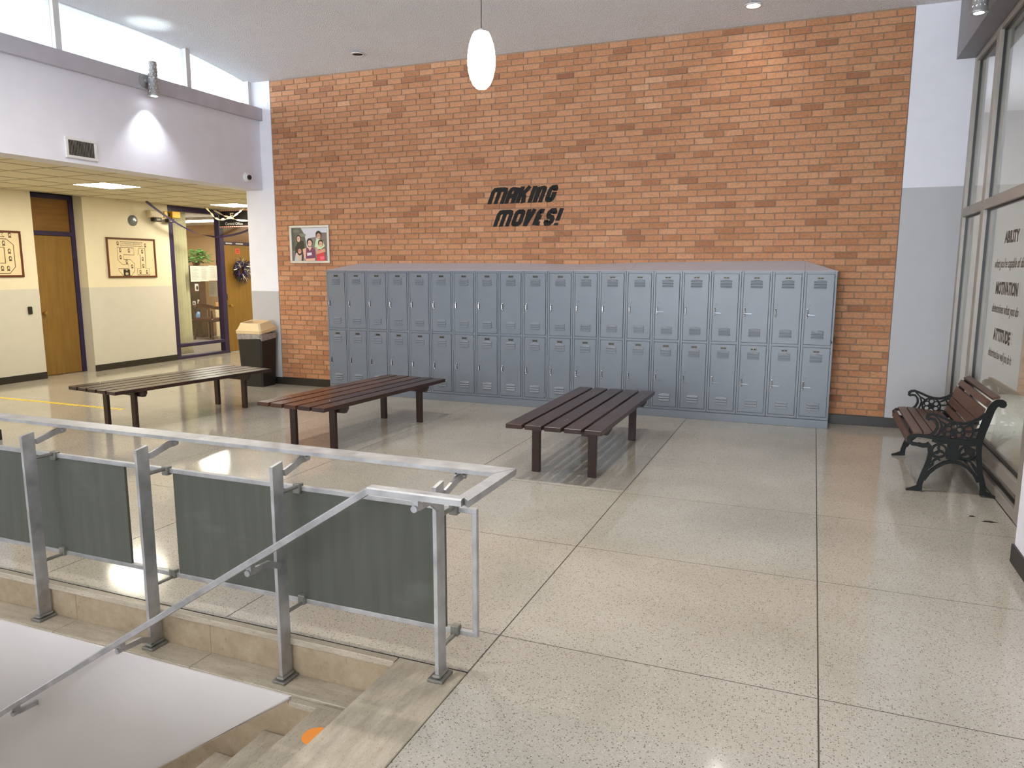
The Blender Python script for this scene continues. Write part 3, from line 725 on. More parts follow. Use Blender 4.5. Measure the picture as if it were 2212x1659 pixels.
# ================================================================== park bench with cast iron ends
pb = thing('park_bench', 'park bench with black cast iron ends and brown slats by the glazed wall', 'bench', (6.9, -1.53, 0))
def end_frame(y0):
    m = MB(); y1 = y0+.026
    def s(pts, w):
        e = rnd.uniform(-.0012, .0012); m.stroke(pts, w, 'y', y0+e, y1-e)
    def ring(cx, cz, r, w, n=20): e = rnd.uniform(.002, .0045); m.stroke(arc(cx, cz, r, 0, 360, n)[:-1], w, 'y', y0+e, y1-e, closed=True)
    s([(6.606, .006), (6.64, .014), (6.672, .022), (6.70, .03)], [.010, .018, .034, .04])
    s([(6.690, .012), (6.693, .06), (6.708, .12), (6.722, .17), (6.738, .23), (6.745, .29), (6.738, .34), (6.715, .365)], [.04, .036, .034, .032, .032, .03, .03, .03])
    s([(7.19, .006), (7.15, .016), (7.115, .028), (7.09, .04)], [.010, .018, .034, .04])
    s([(7.098, .014), (7.094, .07), (7.082, .12), (7.065, .18), (7.058, .24), (7.05, .30), (7.045, .36), (7.046, .42), (7.055, .48), (7.070, .54), (7.085, .60), (7.097, .645), (7.112, .675), (7.135, .693), (7.155, .692), (7.166, .682)],
      [.042, .036, .034, .034, .032, .03, .034, .04, .048, .05, .048, .046, .044, .044, .046, .05])
    m.prism(ell(7.158, .682, .026, .024, 16), 'y', y0-.003, y1+.003)
    s([(6.715, .09), (6.745, .145), (6.785, .19), (6.835, .228), (6.885, .245), (6.935, .238), (6.985, .21), (7.03, .165), (7.06, .11)], .022)
    m.prism(ell(6.888, .246, .016, .016, 10), 'y', y0-.003, y1+.003)
    s([(6.660, .350), (6.625, .352), (6.602, .368), (6.598, .392), (6.615, .411), (6.66, .418), (6.74, .412), (6.82, .402), (6.90, .395), (6.97, .395), (7.045, .405)], [.022, .024, .026, .024, .022, .02, .024, .03, .034, .034, .03])
    s([(6.66, .352), (6.69, .345), (6.72, .35)], .03)
    # arm rest
    s([(6.722, .540), (6.706, .548), (6.706, .566), (6.72, .579), (6.745, .584), (6.79, .568), (6.84, .545), (6.89, .530), (6.94, .528), (6.99, .545), (7.03, .570), (7.07, .605)], [.018, .02, .02, .02, .018, .018, .018, .018, .018, .02, .022, .026])
    s([(6.722, .548), (6.752, .546), (6.772, .520), (6.776, .485), (6.762, .450), (6.735, .425), (6.70, .415)], .016)
    s([(6.752, .575), (6.790, .535), (6.805, .49), (6.79, .44), (6.77, .415)], .012)
    # rosette
    cx, cz = 6.880, .460
    ring(cx, cz, .068, .013, 24)
    m.prism(ell(cx, cz, .018, .018, 12), 'y', y0-.002, y1+.002)
    for k in range(6):
        a = R(60*k+30); ring(cx+.040*math.cos(a), cz+.040*math.sin(a), .0205, .009, 12)
    for p in ([(6.945, .50), (6.985, .525), (7.03, .535)], [(6.955, .47), (7.0, .475), (7.05, .50)], [(6.945, .43), (6.99, .42), (7.04, .42)], [(6.98, .53), (7.0, .49), (7.0, .45), (6.98, .41)], [(6.83, .51), (6.80, .53)], [(6.82, .425), (6.79, .41)]): s(p, .012)
    # lower scrolls and the solid middle
    ring(6.800, .315, .047, .014); ring(6.972, .315, .044, .014)
    for cx2 in (6.800, 6.972):
        for k in range(3):
            a = R(90+120*k); s([(cx2, .315), (cx2+.02*math.cos(a+.3), .315+.02*math.sin(a+.3)), (cx2+.043*math.cos(a), .315+.043*math.sin(a))], [.016, .018, .008])
    m.prism([(6.845, .385), (6.925, .385), (6.918, .33), (6.925, .265), (6.885, .25), (6.845, .262), (6.852, .33)], 'y', y0, y1)
    s([(6.75, .39), (6.80, .375), (6.86, .385)], .02); s([(6.91, .385), (6.97, .372), (7.04, .385)], .02)
    s([(6.75, .30), (6.765, .27), (6.79, .262), (6.81, .245)], .012); s([(6.755, .22), (6.775, .245), (6.80, .262)], .012)
    s([(7.04, .30), (7.02, .27), (6.99, .262), (6.965, .245)], .012); s([(7.045, .20), (7.015, .24), (6.985, .262)], .012)
    s([(6.74, .18), (6.765, .21), (6.77, .245)], .012); s([(7.05, .17), (7.03, .20), (7.01, .235)], .012)
    s([(6.765, .345), (6.75, .32)], .012); s([(7.01, .345), (7.04, .33)], .012); s([(6.845, .30), (6.86, .31)], .02); s([(6.925, .30), (6.91, .31)], .02)
    return m
for y0 in (-2.103, -.983): part(pb, 'iron_end', end_frame(y0), 'cast_iron')
def slat(cx, cz, w, ang):
    a = R(ang); u = (math.cos(a)*w/2, math.sin(a)*w/2); nn = (-math.sin(a)*.009, math.cos(a)*.009)
    poly = [(cx-u[0]-nn[0], cz-u[1]-nn[1]), (cx+u[0]-nn[0], cz+u[1]-nn[1]), (cx+u[0]+nn[0], cz+u[1]+nn[1]), (cx-u[0]+nn[0], cz-u[1]+nn[1])]
    return MB().prism(poly, 'y', -2.076, -.984)
for q in ((6.600, .383, .055, 76), (6.655, .432, .058, 6), (6.722, .433, .058, -3), (6.789, .427, .058, -6), (6.856, .419, .058, -5), (6.923, .414, .058, 2)): part(pb, 'seat_slat', slat(*q), 'park_slat')
for q in ((6.995, .455, .050, 68), (7.018, .522, .058, 70), (7.045, .600, .090, 72), (7.078, .678, .048, 62), (7.122, .722, .048, 20)): part(pb, 'back_slat', slat(*q), 'park_slat')

# ================================================================== trash can
tc = thing('trash_can', 'tall black trash can with beige open-top lid and clear liner', 'trash can', (-1.29, .13, 0))
def frustum(x0, x1, y0, y1, z0, X0, X1, Y0, Y1, z1, c=.02):
    def ringp(a, b, d, e, z): return [(a+c, d, z), (b-c, d, z), (b, d+c, z), (b, e-c, z), (b-c, e, z), (a+c, e, z), (a, e-c, z), (a, d+c, z)]
    return ringp(x0, x1, y0, y1, z0), ringp(X0, X1, Y0, Y1, z1)
def loft(mb, rings, m=0, cap0=True, cap1=True):
    n = len(rings[0]); vs = [p for r in rings for p in r]
    fs = [(i*n+j, i*n+(j+1) % n, (i+1)*n+(j+1) % n, (i+1)*n+j) for i in range(len(rings)-1) for j in range(n)]
    if cap0: fs.append(tuple(range(n))[::-1])
    if cap1: fs.append(tuple(range((len(rings)-1)*n, len(rings)*n)))
    return mb.add(vs, fs, m)
a, b = frustum(-1.465, -1.105, -.02, .27, 0, -1.49, -1.075, -.045, .285, .70)
part(tc, 'bin', loft(MB(), [a, b]), 'black_plastic')
r1 = frustum(-1.497, -1.068, -.052, .287, .655, -1.497, -1.068, -.052, .287, .74)
lin = [[(p[0], p[1], p[2]+(.02*math.sin(i*2.1) if k == 0 else 0)+(.05*max(0, p[1]) if k == 0 else 0)) for i, p in enumerate(rr)] for k, rr in enumerate(r1)]
part(tc, 'liner', loft(MB(), lin, cap0=False, cap1=False), 'liner_bag')
m = MB()
ra, rb = frustum(-1.505, -1.060, -.058, .292, .735, -1.503, -1.062, -.057, .291, .778)
rc, rd = frustum(-1.490, -1.075, -.045, .280, .782, -1.450, -1.115, -.005, .245, .868)
re_, rf = frustum(-1.438, -1.127, .008, .232, .868, -1.445, -1.12, .0, .24, .71)
loft(m, [ra, rb, rc, rd, re_, rf], cap1=False)
pv = Vector((-1.28, -.058, .735)); rot = Matrix.Rotation(R(8), 4, 'X')
m.v = [tuple(pv+rot @ (Vector(p)-pv)) for p in m.v]
part(tc, 'lid', m, 'lid_beige')

# ================================================================== lettering on the brick
ltr = thing('wall_lettering', 'black slanted lettering MAKING MOVES! on the brick wall', 'lettering', (2.6, YW-.006, 2.14))
def glyph(ch, x, w, z, h, sh, th):
    P = {'M': [[(0, 0), (0, .82), (.06, .97), (.2, 1), (.82, 1), (.96, .95), (1, .8), (1, 0)], [(.5, 0), (.5, 1)]],
         'A': [[(0, 0), (0, .8), (.1, .95), (.3, 1), (1, 1), (1, 0)], [(0, .42), (1, .42)]],
         'K': [[(0, 0), (0, 1)], [(.0, .45), (.35, .5), (1, 1)], [(.35, .5), (.6, .4), (.85, 0)]],
         'I': [[(0, 0), (0, 1)]],
         'N': [[(0, 0), (0, 1), (.75, 1), (.95, .95), (1, .8), (1, 0)]],
         'G': [[(1, .72), (1, .9), (.9, 1), (.2, 1), (.05, .94), (0, .8), (0, .2), (.05, .06), (.2, 0), (.8, 0), (.95, .06), (1, .2), (1, .46), (.55, .46)]],
         'O': [[(.2, 0), (.8, 0), (.95, .06), (1, .2), (1, .8), (.95, .94), (.8, 1), (.2, 1), (.05, .94), (0, .8), (0, .2), (.05, .06)]],
         'V': [[(0, 1), (.22, 0)], [(.22, 0), (1, 1)]],
         'E': [[(1, 1), (.15, 1), (0, .9), (0, 0), (1, 0)], [(0, .5), (.85, .5)]],
         'S': [[(1, .72), (1, .9), (.9, 1), (.2, 1), (.03, .9), (.03, .66), (.15, .55), (.85, .45), (.97, .34), (.97, .1), (.8, 0), (.1, 0), (0, .1), (0, .28)]],
         '!': [[(0, .27), (0, 1)], [(0, 0), (0, .14)]]}[ch]
    mb = MB(); iw = max(w-th, .001); ih = h-th
    for k, p in enumerate(P):
        q = []
        for u, v in p:
            zz = (v*ih+th/2)
            if v in (0,) and ch not in 'OGSE' or (ch == '!' and v in (.27, .14)): zz = v*h
            if v == 1 and ch in 'KIV!': zz = h
            q.append((x+th/2+u*iw, zz))
        mb.stroke(q, th, 'y', YW-.0062-.0001*k, YW-.0048, closed=(ch == 'O'))
    mb.v = [(p[0]+sh*p[2], p[1], p[2]+z) for p in mb.v]
    return mb
def word(cells, x0, wd, z, h, chars):
    for ch, (a, b) in zip(chars, cells):
        part(ltr, 'letter', glyph(ch, x0+a*wd, (b-a)*wd, z, h, .40, .052), 'vinyl_black')
word([(0, .255), (.262, .42), (.43, .60), (.615, .672), (.69, .835), (.86, 1.0)], 2.150, .845, 2.398, .190, 'MAKING')
word([(0, .255), (.275, .44), (.455, .60), (.62, .755), (.775, .925), (.945, 1.0)], 2.222, .825, 2.128, .195, 'MOVES!')

# ================================================================== framed print of five people on the brick
def quadc(c): return srgb(*c)
def flat(mb, poly, plane, d, col, k):
    P = (lambda a, b: (a, d-.0003*k, b)) if plane == 'y' else (lambda a, b: (d+.0003*k, a, b))
    mb.add([P(a, b) for a, b in poly], [tuple(range(len(poly)))], 0, col)
px0, px1, pz0, pz1 = -.80, -.155, 1.695, 2.20
pc = thing('framed_picture', 'silver framed color picture of five people on the brick wall', 'picture', (-.48, YW, 1.695))
m = MB()
for q in ((px0, px1, pz0, pz0+.032), (px0, px1, pz1-.032, pz1)): m.box(q[0], q[1], YW-.030, YW-.004, q[2], q[3], c=.006)
for q in ((px0, px0+.034), (px1-.034, px1)): m.box(q[0], q[1], YW-.030, YW-.004, pz0+.030, pz1-.030, c=.006)
part(pc, 'frame', m, 'silver_frame')
m = MB(); w_, h_ = px1-px0-.06, pz1-pz0-.056; ox, oz = px0+.03, pz0+.028; k = 0
def U(pts): return [(ox+u*w_, oz+v*h_) for u, v in pts]
def E_(u, v, ru, rv, n=14): return U(ell(u, v, ru, rv, n))
art = [(U([(0, 0), (1, 0), (1, 1), (0, 1)]), (206, 204, 216)), (U([(0, .3), (.42, .35), (.36, .8), (.25, 1), (0, 1)]), (92, 90, 78)),
       (E_(.3, .78, .1, .05), (130, 128, 112)), (E_(.12, .9, .1, .05), (116, 114, 100)), (U([(.45, .68), (.68, .72), (.68, .2), (.45, .2)]), (126, 118, 112)),
       (U([(.74, .84), (1, .84), (1, .2), (.74, .2)]), (120, 104, 102)), (U([(.0, .0), (1, 0), (1, .3), (0, .3)]), (120, 108, 110)),
       (U([(.08, .4), (.2, .62), (.33, .6), (.36, .3), (.3, .2), (.08, .2)]), (34, 32, 32)), (E_(.19, .66, .07, .13), (38, 28, 28)), (E_(.19, .66, .048, .09), (222, 176, 160)),
       (U([(.05, 0), (.1, .25), (.3, .25), (.34, 0)]), (190, 190, 190)), (E_(.21, .32, .085, .15), (40, 28, 26)), (E_(.21, .3, .05, .075), (206, 150, 124)), (U([(.11, .2), (.15, .22), (.28, .04), (.24, .0)]), (220, 176, 150)), (U([(.28, .3), (.33, .3), (.31, 0), (.25, 0)]), (44, 32, 30)),
       (U([(.36, .02), (.38, .36), (.46, .42), (.56, .42), (.64, .34), (.64, .02)]), (116, 54, 92)), (U([(.44, .42), (.5, .3), (.56, .42)]), (228, 184, 162)), (E_(.5, .56, .085, .12), (48, 34, 32)), (E_(.505, .53, .058, .09), (228, 182, 160)), (U([(.42, .25), (.55, .26), (.55, .18), (.42, .16)]), (222, 216, 232)), (U([(.3, .36), (.4, .4), (.38, .05), (.33, .1)]), (222, 174, 150)), (U([(.36, .07), (.64, .09), (.64, .02), (.38, .0)]), (222, 174, 150)),
       (U([(.64, .42), (.68, .62), (.78, .66), (.88, .6), (.92, .44), (.8, .34)]), (196, 220, 176)), (E_(.755, .78, .08, .12), (40, 32, 30)), (E_(.76, .74, .058, .085), (200, 150, 124)),
       (U([(.68, .0), (.7, .28), (.78, .36), (.9, .32), (.93, 0)]), (206, 56, 58)), (E_(.81, .53, .075, .11), (56, 38, 32)), (E_(.81, .5, .055, .09), (218, 174, 146)), (U([(.66, .42), (.7, .42), (.72, .3), (.92, .38), (.94, .28), (.68, .2)]), (206, 150, 120)), (U([(.78, .14), (.9, .15), (.9, .05), (.78, .04)]), (236, 96, 120))]
for u, v in ((.19, .66), (.21, .30), (.505, .53), (.76, .74), (.81, .50)):
    art += [(E_(u-.02, v+.012, .010, .008, 8), (60, 40, 36)), (E_(u+.02, v+.012, .010, .008, 8), (60, 40, 36)), (E_(u, v-.012, .006, .012, 8), (176, 120, 98)), (E_(u, v-.042, .022, .008, 8), (232, 210, 204))]
for poly, c in art: flat(m, poly, 'y', YW-.010, srgb(*c), k); k += 1
part(pc, 'print', m, 'print')

# ================================================================== class photographs on the corridor wall
def class_photo(lab, y0, y1, z0, z1, fn):
    t_ = thing('class_photo', lab, 'picture', (XH, (y0+y1)/2, z0), 'framed class photographs in the corridor')
    m = MB(); fwd = .028
    for a, b in ((z0, z0+fwd), (z1-fwd, z1)): m.box(XH+.001, XH+.024, y0, y1, a, b, c=.004)
    for a, b in ((y0, y0+fwd), (y1-fwd, y1)): m.box(XH+.001, XH+.024, a, b, z0+fwd-.002, z1-fwd+.002, c=.004)
    part(t_, 'frame', m, 'frame_wood'); part(t_, 'mount', MB().box(XH+.001, XH+.010, y0+.01, y1-.01, z0+.01, z1-.01), 'paper_cream')
    m = MB(); fn(m, y0, z0, y1-y0, z1-z0); part(t_, 'print', m, 'print')
    return t_
INK = srgb(92, 76, 54)
def portrait(m, y, z, s_=1.0):
    flat(m, ell(y, z+.004, .022*s_, .030*s_, 12), 'x', XH+.0104, srgb(150, 128, 96), 0)
    flat(m, ell(y, z+.014*s_, .018*s_, .018*s_, 10), 'x', XH+.0104, srgb(70, 54, 38), 1)
    flat(m, ell(y+.002, z+.006*s_, .011*s_, .015*s_, 10), 'x', XH+.0104, srgb(216, 196, 156), 2)
    flat(m, [(y-.022*s_, z-.032*s_), (y+.022*s_, z-.032*s_), (y+.014*s_, z-.014*s_), (y-.014*s_, z-.014*s_)], 'x', XH+.0104, srgb(76, 58, 40), 2)
def outline(m, pts, w=.007, closed=True):
    q = MB().stroke(pts, w, 'x', XH+.0102, XH+.0108, closed=closed); m.add(q.v, q.f, 0, INK)
def p51(m, y0, z0, W_, H_):
    F = lambda pts: [(y0+(u-105)/1590*W_ if False else y0+u*W_, z0+v*H_) for u, v in pts]
    outline(m, F([(.21, .76), (.54, .75), (.54, .575), (.325, .58), (.325, .455), (.45, .46), (.54, .35), (.535, .175), (.46, .05), (.29, .05), (.205, .19), (.205, .225), (.415, .225), (.415, .33), (.29, .33), (.205, .44), (.21, .6)]))
    outline(m, F([(.645, .755), (.775, .755), (.775, .225), (.845, .225), (.845, .065), (.59, .065), (.59, .225), (.665, .225), (.665, .59), (.625, .59)]))
    outline(m, F([(.275, .905), (.73, .895), (.70, .86), (.73, .80), (.275, .80), (.30, .85)]), .004)
    for u, v in ((.265, .69), (.44, .685), (.265, .51), (.38, .40), (.485, .285), (.715, .67), (.715, .48), (.72, .30), (.65, .145), (.79, .145), (.225, .86), (.79, .83)): portrait(m, y0+u*W_, z0+v*H_)
    flat(m, F([(.30, .055), (.43, .055), (.43, .21), (.30, .21)]), 'x', XH+.0104, srgb(44, 36, 26), 3); flat(m, ell(y0+.365*W_, z0+.10*H_, .03, .022), 'x', XH+.0104, srgb(196, 180, 146), 4); flat(m, ell(y0+.365*W_, z0+.19*H_, .016, .010), 'x', XH+.0104, srgb(196, 180, 146), 4)
    q = text_mb('LORENZO SENIORS', .042, lambda u, v: (XH+.0112, y0+.50*W_+u, z0+.835*H_+v), 'CENTER', .95); m.add(q.v, q.f, 0, INK)
def p0(m, y0, z0, W_, H_):
    B = y0+W_
    F = lambda pts: [(B+a, z0+v*H_) for a, v in pts]
    outline(m, F([(-.44, .82), (-.21, .82), (-.115, .70), (-.115, .22), (-.20, .08), (-.44, .08), (-.53, .2), (-.53, .7)]), .010)
    outline(m, F([(-.40, .64), (-.25, .64), (-.25, .30), (-.40, .30)]), .010)
    outline(m, F([(-.75, .95), (-.24, .95), (-.27, .91), (-.23, .865), (-.75, .865)]), .005)
    for a, v in ((-.155, .905), (-.25, .73), (-.18, .56), (-.175, .40), (-.215, .19), (-.30, .19), (-.385, .19), (-.46, .40), (-.46, .56), (-.385, .73)): portrait(m, B+a, z0+v*H_, 1.1)
class_photo('framed class photograph with outlined number 51 and banner LORENZO SENIORS', .615, 1.568, 1.475, 2.12, p51)
class_photo('framed class photograph with outlined zero, cut off at the left edge', -1.73, -.772, 1.50, 2.145, p0)

# ================================================================== fixtures
pd = thing('pendant_light', 'glowing white oval glass pendant lamp on a thin cord', 'lamp', (3.715, -3.298, 2.82))
pr_ = [(0, 0), (.03, .004), (.058, .03), (.078, .075), (.091, .13), (.095, .185), (.091, .24), (.080, .295), (.062, .345), (.05, .364), (.0, .366)]
part(pd, 'glass_shade', MB().lathe(pr_, (3.715, -3.298, 2.822), 32), 'pendant_glow', smooth=True)
part(pd, 'cap', MB().lathe([(.044, 0), (.036, .008), (.018, .016), (.008, .024), (0, .024)], (3.715, -3.298, 3.188), 20), 'soffit_grey', smooth=True)
part(pd, 'cord', MB().tube([(3.715, -3.298, 3.20), (3.715, -3.298, 4.28)], .003, 8), 'black_metal')
part(pd, 'canopy', MB().lathe([(.06, 0), (.06, .012), (.02, .03), (0, .03)], (3.715, -3.298, 4.268), 20), 'white_plastic')

for j, (x, y) in enumerate(((.6, -5.9), (3.7, -6.0), (6.3, -5.6), (1.4, -9.6), (5.4, -9.8))):  # unseen pendants added to brighten the ceiling and walls evenly
    sd = ['left over the stairwell', 'middle', 'right'][j] if j < 3 else ['left', 'right'][j-3]
    q = thing('pendant_light', f'white oval pendant lamp of the {"nearer" if j < 3 else "farther"} unseen row added for light, {sd}', 'lamp', (x, y, 2.82))
    part(q, 'glass_shade', MB().lathe(pr_, (x, y, 2.822), 24), 'pendant_glow', smooth=True)
    part(q, 'cord', MB().tube([(x, y, 3.20), (x, y, 4.28)], .003, 8), 'black_metal')
    part(q, 'canopy', MB().lathe([(.06, 0), (.06, .012), (.02, .03), (0, .03)], (x, y, 4.268), 20), 'white_plastic')

def spotlight(name, lab, c, wall, power):
    """can light on a wall plate; c = middle of the mouth"""
    t_ = thing(name, lab, 'lamp', c, 'cylinder wall spotlights'); x, y, z = c
    dx = -1 if wall < x else 1
    part(t_, 'wall_plate', MB().lathe([(.075, 0), (.075, .008), (.055, .016), (.02, .022), (.02, .05), (0, .05)], (wall, y-.05, z+.16), 20, axis=(-dx, 0, 0)), 'aluminium', smooth=True)
    part(t_, 'arm', MB().tube([(wall-dx*.04, y-.05, z+.16), (x, y, z+.17)], .012, 8), 'aluminium')
    prof = [(.064, 0), (.066, .012), (.058, .03), (.050, .19), (.047, .365), (.036, .365), (.036, .30), (.042, .04), (.052, .004)]
    part(t_, 'can', MB().lathe(prof[:6], (x, y, z), 24), 'aluminium', smooth=True)
    st_ = MB()
    for r in range(9):
        for j in range(12):
            a = 2*math.pi*(j+.5*(r % 2))/12; rr = .0575-.0011*r; zz = z+.048+r*.036
            u = Vector((math.cos(a), math.sin(a), 0)); v = Vector((-math.sin(a), math.cos(a), 0)); p = Vector((x, y, zz))+u*rr
            st_.add([p+v*.009, p+Vector((0, 0, .013)), p-v*.009, p-Vector((0, 0, .013)), p+u*.004], [(0, 1, 4), (1, 2, 4), (2, 3, 4), (3, 0, 4)])
    part(t_, 'studs', st_, 'chrome')
    part(t_, 'bulb', MB().lathe([(.050, 0), (.03, -.006), (0, -.008)], (x, y, z+.004), 20), 'lamp_glow', smooth=True)
    l = lamp('spot_down', 'SPOT', (x, y, z-.012), power, (.93, .95, 1), spot_size=R(95), spot_blend=.7, shadow_soft_size=.04)
    l2 = lamp('spot_up', 'SPOT', (x, y, z+.38), power*.14, (.80, .95, 1), spot_size=R(80), spot_blend=.8, shadow_soft_size=.03, rot=(R(180), 0, 0))
    for q in (l, l2): q.parent = t_; q.location = Vector(q.location)-Vector(c)
spotlight('wall_spotlight', 'studded metal cylinder spotlight on the ledge under the left clerestory', (-1.10, -1.55, 3.53), -1.18, 34)
spotlight('wall_spotlight', 'lit metal spotlight on the grey soffit, top right', (6.93, -1.22, 3.545), 7.015, 14)

def downlight(lab, x, y, on, power=0, group='recessed ceiling downlights'):
    z = zc(y); t_ = thing('recessed_downlight', lab, 'lamp', (x, y, z), group)
    part(t_, 'trim_ring', MB().lathe([(.062, -.001), (.085, -.004), (.085, -.012), (.066, -.014), (.060, -.004), (.062, -.001)], (x, y, z-.004), 28), 'white_plastic', smooth=True)
    part(t_, 'bulb' if on else 'baffle', MB().lathe([(0, 0), (.061, 0), (.061, .004), (0, .004)], (x, y, z-.011), 24), 'lamp_glow' if on else 'dark_slot')
    if on:
        l = lamp('downlight_beam', 'SPOT', (0, 0, -.035), power, (1, .93, .83), spot_size=R(150), spot_blend=.9, shadow_soft_size=.07); l.parent = t_
downlight('unlit dark recessed downlight in the ceiling near the left windows', .64, -.09, False)
downlight('lit recessed ceiling downlight above the right of the brick wall', 5.18, -.075, True, 9)
for y, nm in ((-3.3, 'over the benches'), (-6.4, 'over the stair top'), (-9.6, 'near the entrance')):  # unseen downlight rows, added to fill the lobby with light
    for x, sd in ((.6, 'left'), (2.9, 'middle'), (5.4, 'right')):
        downlight(f'unseen recessed downlight added for light {nm}, {sd} of its row of three', x, y, True, 150 if y > -4 else 45)

def light_panel(lab, i, j):
    x0, x1, y0, y1 = gx[i], gx[i+1], gy[j], gy[j+1]
    t_ = thing('ceiling_light', lab, 'lamp', ((x0+x1)/2, (y0+y1)/2, HC), 'square corridor ceiling lights')
    m = MB(); g = .006; w_ = .02
    m.box(x0+g, x1-g, y0+g, y0+w_, HC-.004, HC+.012).box(x0+g, x1-g, y1-w_, y1-g, HC-.004, HC+.012).box(x0+g, x0+w_, y0+w_, y1-w_, HC-.004, HC+.012).box(x1-w_, x1-g, y0+w_, y1-w_, HC-.004, HC+.012)
    part(t_, 'frame', m, 'white_plastic'); part(t_, 'diffuser', MB().box(x0+w_, x1-w_, y0+w_, y1-w_, HC-.003, HC+.004), 'panel_glow')
light_panel('square glowing light panel in the corridor ceiling above the first door', 3, 6)
light_panel('corridor ceiling light panel partly hidden behind the white pillar', 2, 11)
light_panel('unseen ceiling light panel added to brighten the near end of the corridor', 2, 1)  # unseen panel, added for more light at this end of the corridor
light_panel('unseen ceiling light panel added to brighten the corridor past the pillar', 2, 15)  # hidden from view, added to lift the corridor brightness

v = thing('air_vent', 'white framed air vent grille with vertical blades on the bulkhead', 'vent', (-1.235, -2.37, 2.74))
vy0, vy1, vz0, vz1 = -2.60, -2.235, 2.735, 2.945
m = MB()
for a, b in ((vz0, vz0+.03), (vz1-.03, vz1)): m.box(-1.235, -1.215, vy0, vy1, a, b, c=.004)
for a, b in ((vy0, vy0+.035), (vy1-.035, vy1)): m.box(-1.235, -1.215, a, b, vz0+.03, vz1-.03, c=.004)
part(v, 'frame', m, 'white_plastic'); part(v, 'backing', MB().box(-1.2345, -1.231, vy0+.03, vy1-.03, vz0+.02, vz1-.02), 'dark_slot')
for k in range(17):
    y = vy0+.044+k*.0173; part(v, 'blade', MB().box(-1.2305, -1.217, y-.003, y+.003, vz0+.03, vz1-.03), 'weathered_steel')
sc = thing('security_camera', 'small white dome security camera with black lens on the bulkhead', 'camera', (-1.235, .03, 2.82))
part(sc, 'housing', MB().lathe([(.062, 0), (.062, .02), (.055, .045), (.03, .06), (0, .062)], (-1.235, .02, 2.83), 20, axis=(1, -.25, -.1)), 'white_plastic', smooth=True)
part(sc, 'lens', MB().lathe([(.034, 0), (.034, .012), (.02, .03), (0, .034)], (-1.185, .012, 2.825), 16, axis=(1, -.4, -.25)), 'black_plastic', smooth=True)

sp_ = thing('wall_speaker', 'round grey speaker grille on the corridor wall', 'speaker', (XH, 1.16, 2.41))
part(sp_, 'grille', MB().lathe([(.088, 0), (.088, .012), (.07, .022), (0, .026)], (XH, 1.16, 2.41), 24, axis=(1, 0, 0)), 'lever_grey', smooth=True)
part(sp_, 'badge', MB().box(XH+.024, XH+.028, 1.185, 1.21, 2.40, 2.43), 'chrome')
em = thing('emergency_light', 'yellowed twin-head emergency light high on the corridor wall', 'lamp', (XH, 1.75, 2.42))
part(em, 'housing', MB().box(XH, XH+.10, 1.44, 1.72, 2.48, 2.60, c=.012), 'cream_plastic')
part(em, 'lens_block', MB().box(XH+.002, XH+.11, 1.725, 1.80, 2.49, 2.60, c=.008).box(XH+.002, XH+.11, 1.90, 2.08, 2.50, 2.61, c=.008), 'yellow_plastic')
part(em, 'bracket', MB().box(XH+.01, XH+.05, 1.80, 1.90, 2.53, 2.58), 'black_metal')
for a, b in ((1.50, 1.66), (1.80, 1.93)): 
    h = part(em, 'lamp_head', MB().box(XH+.03, XH+.12, a, b, 2.415, 2.478, c=.006), 'black_plastic')
    part(h, 'lamp_lens', MB().box(XH+.1195, XH+.123, a+.04, b-.04, 2.432, 2.464), 'white_plastic')
rd = thing('card_reader', 'small black card reader on the wall left of the door', 'card reader', (XH, -.735, 1.0))
part(rd, 'housing', MB().box(XH+.001, XH+.024, -.765, -.705, .965, 1.075, c=.006), 'black_plastic'); part(rd, 'indicator', MB().box(XH+.024, XH+.026, -.742, -.728, 1.05, 1.056), 'foliage')

# hanging sign
sg = thing('hanging_sign', 'black hanging sign reading Central Office with dotted red and white trim', 'sign', (-4.0, 3.0, 2.39))
part(sg, 'board', MB().box(-4.53, -3.55, 3.0, 3.02, 2.395, 2.70), 'sign_black')
for z in (2.39, 2.685):
    bd = MB(); 
    for k in range(20): bd.box(-4.53+k*.049, -4.53+k*.049+.0245, 2.995, 3.0, z, z+.018, m=0).box(-4.53+k*.049+.0245, -4.53+(k+1)*.049, 2.995, 3.0, z, z+.018, m=1)
    part(sg, 'border', bd, ['paper_white', 'sign_red'])
part(sg, 'lettering', text_mb('Central Office', .072, lambda u, v_: (-4.40+u, 2.9985, 2.43+v_), 'LEFT', 1.0), 'paper_white')
e_ = MB().box(-4.27, -4.25, 2.9965, 2.9995, 2.56, 2.65).box(-4.25, -4.19, 2.9965, 2.9995, 2.63, 2.65).box(-4.25, -4.20, 2.9965, 2.9995, 2.595, 2.612).box(-4.25, -4.19, 2.9965, 2.9995, 2.56, 2.577)
part(sg, 'emblem', e_, 'cream_plastic')

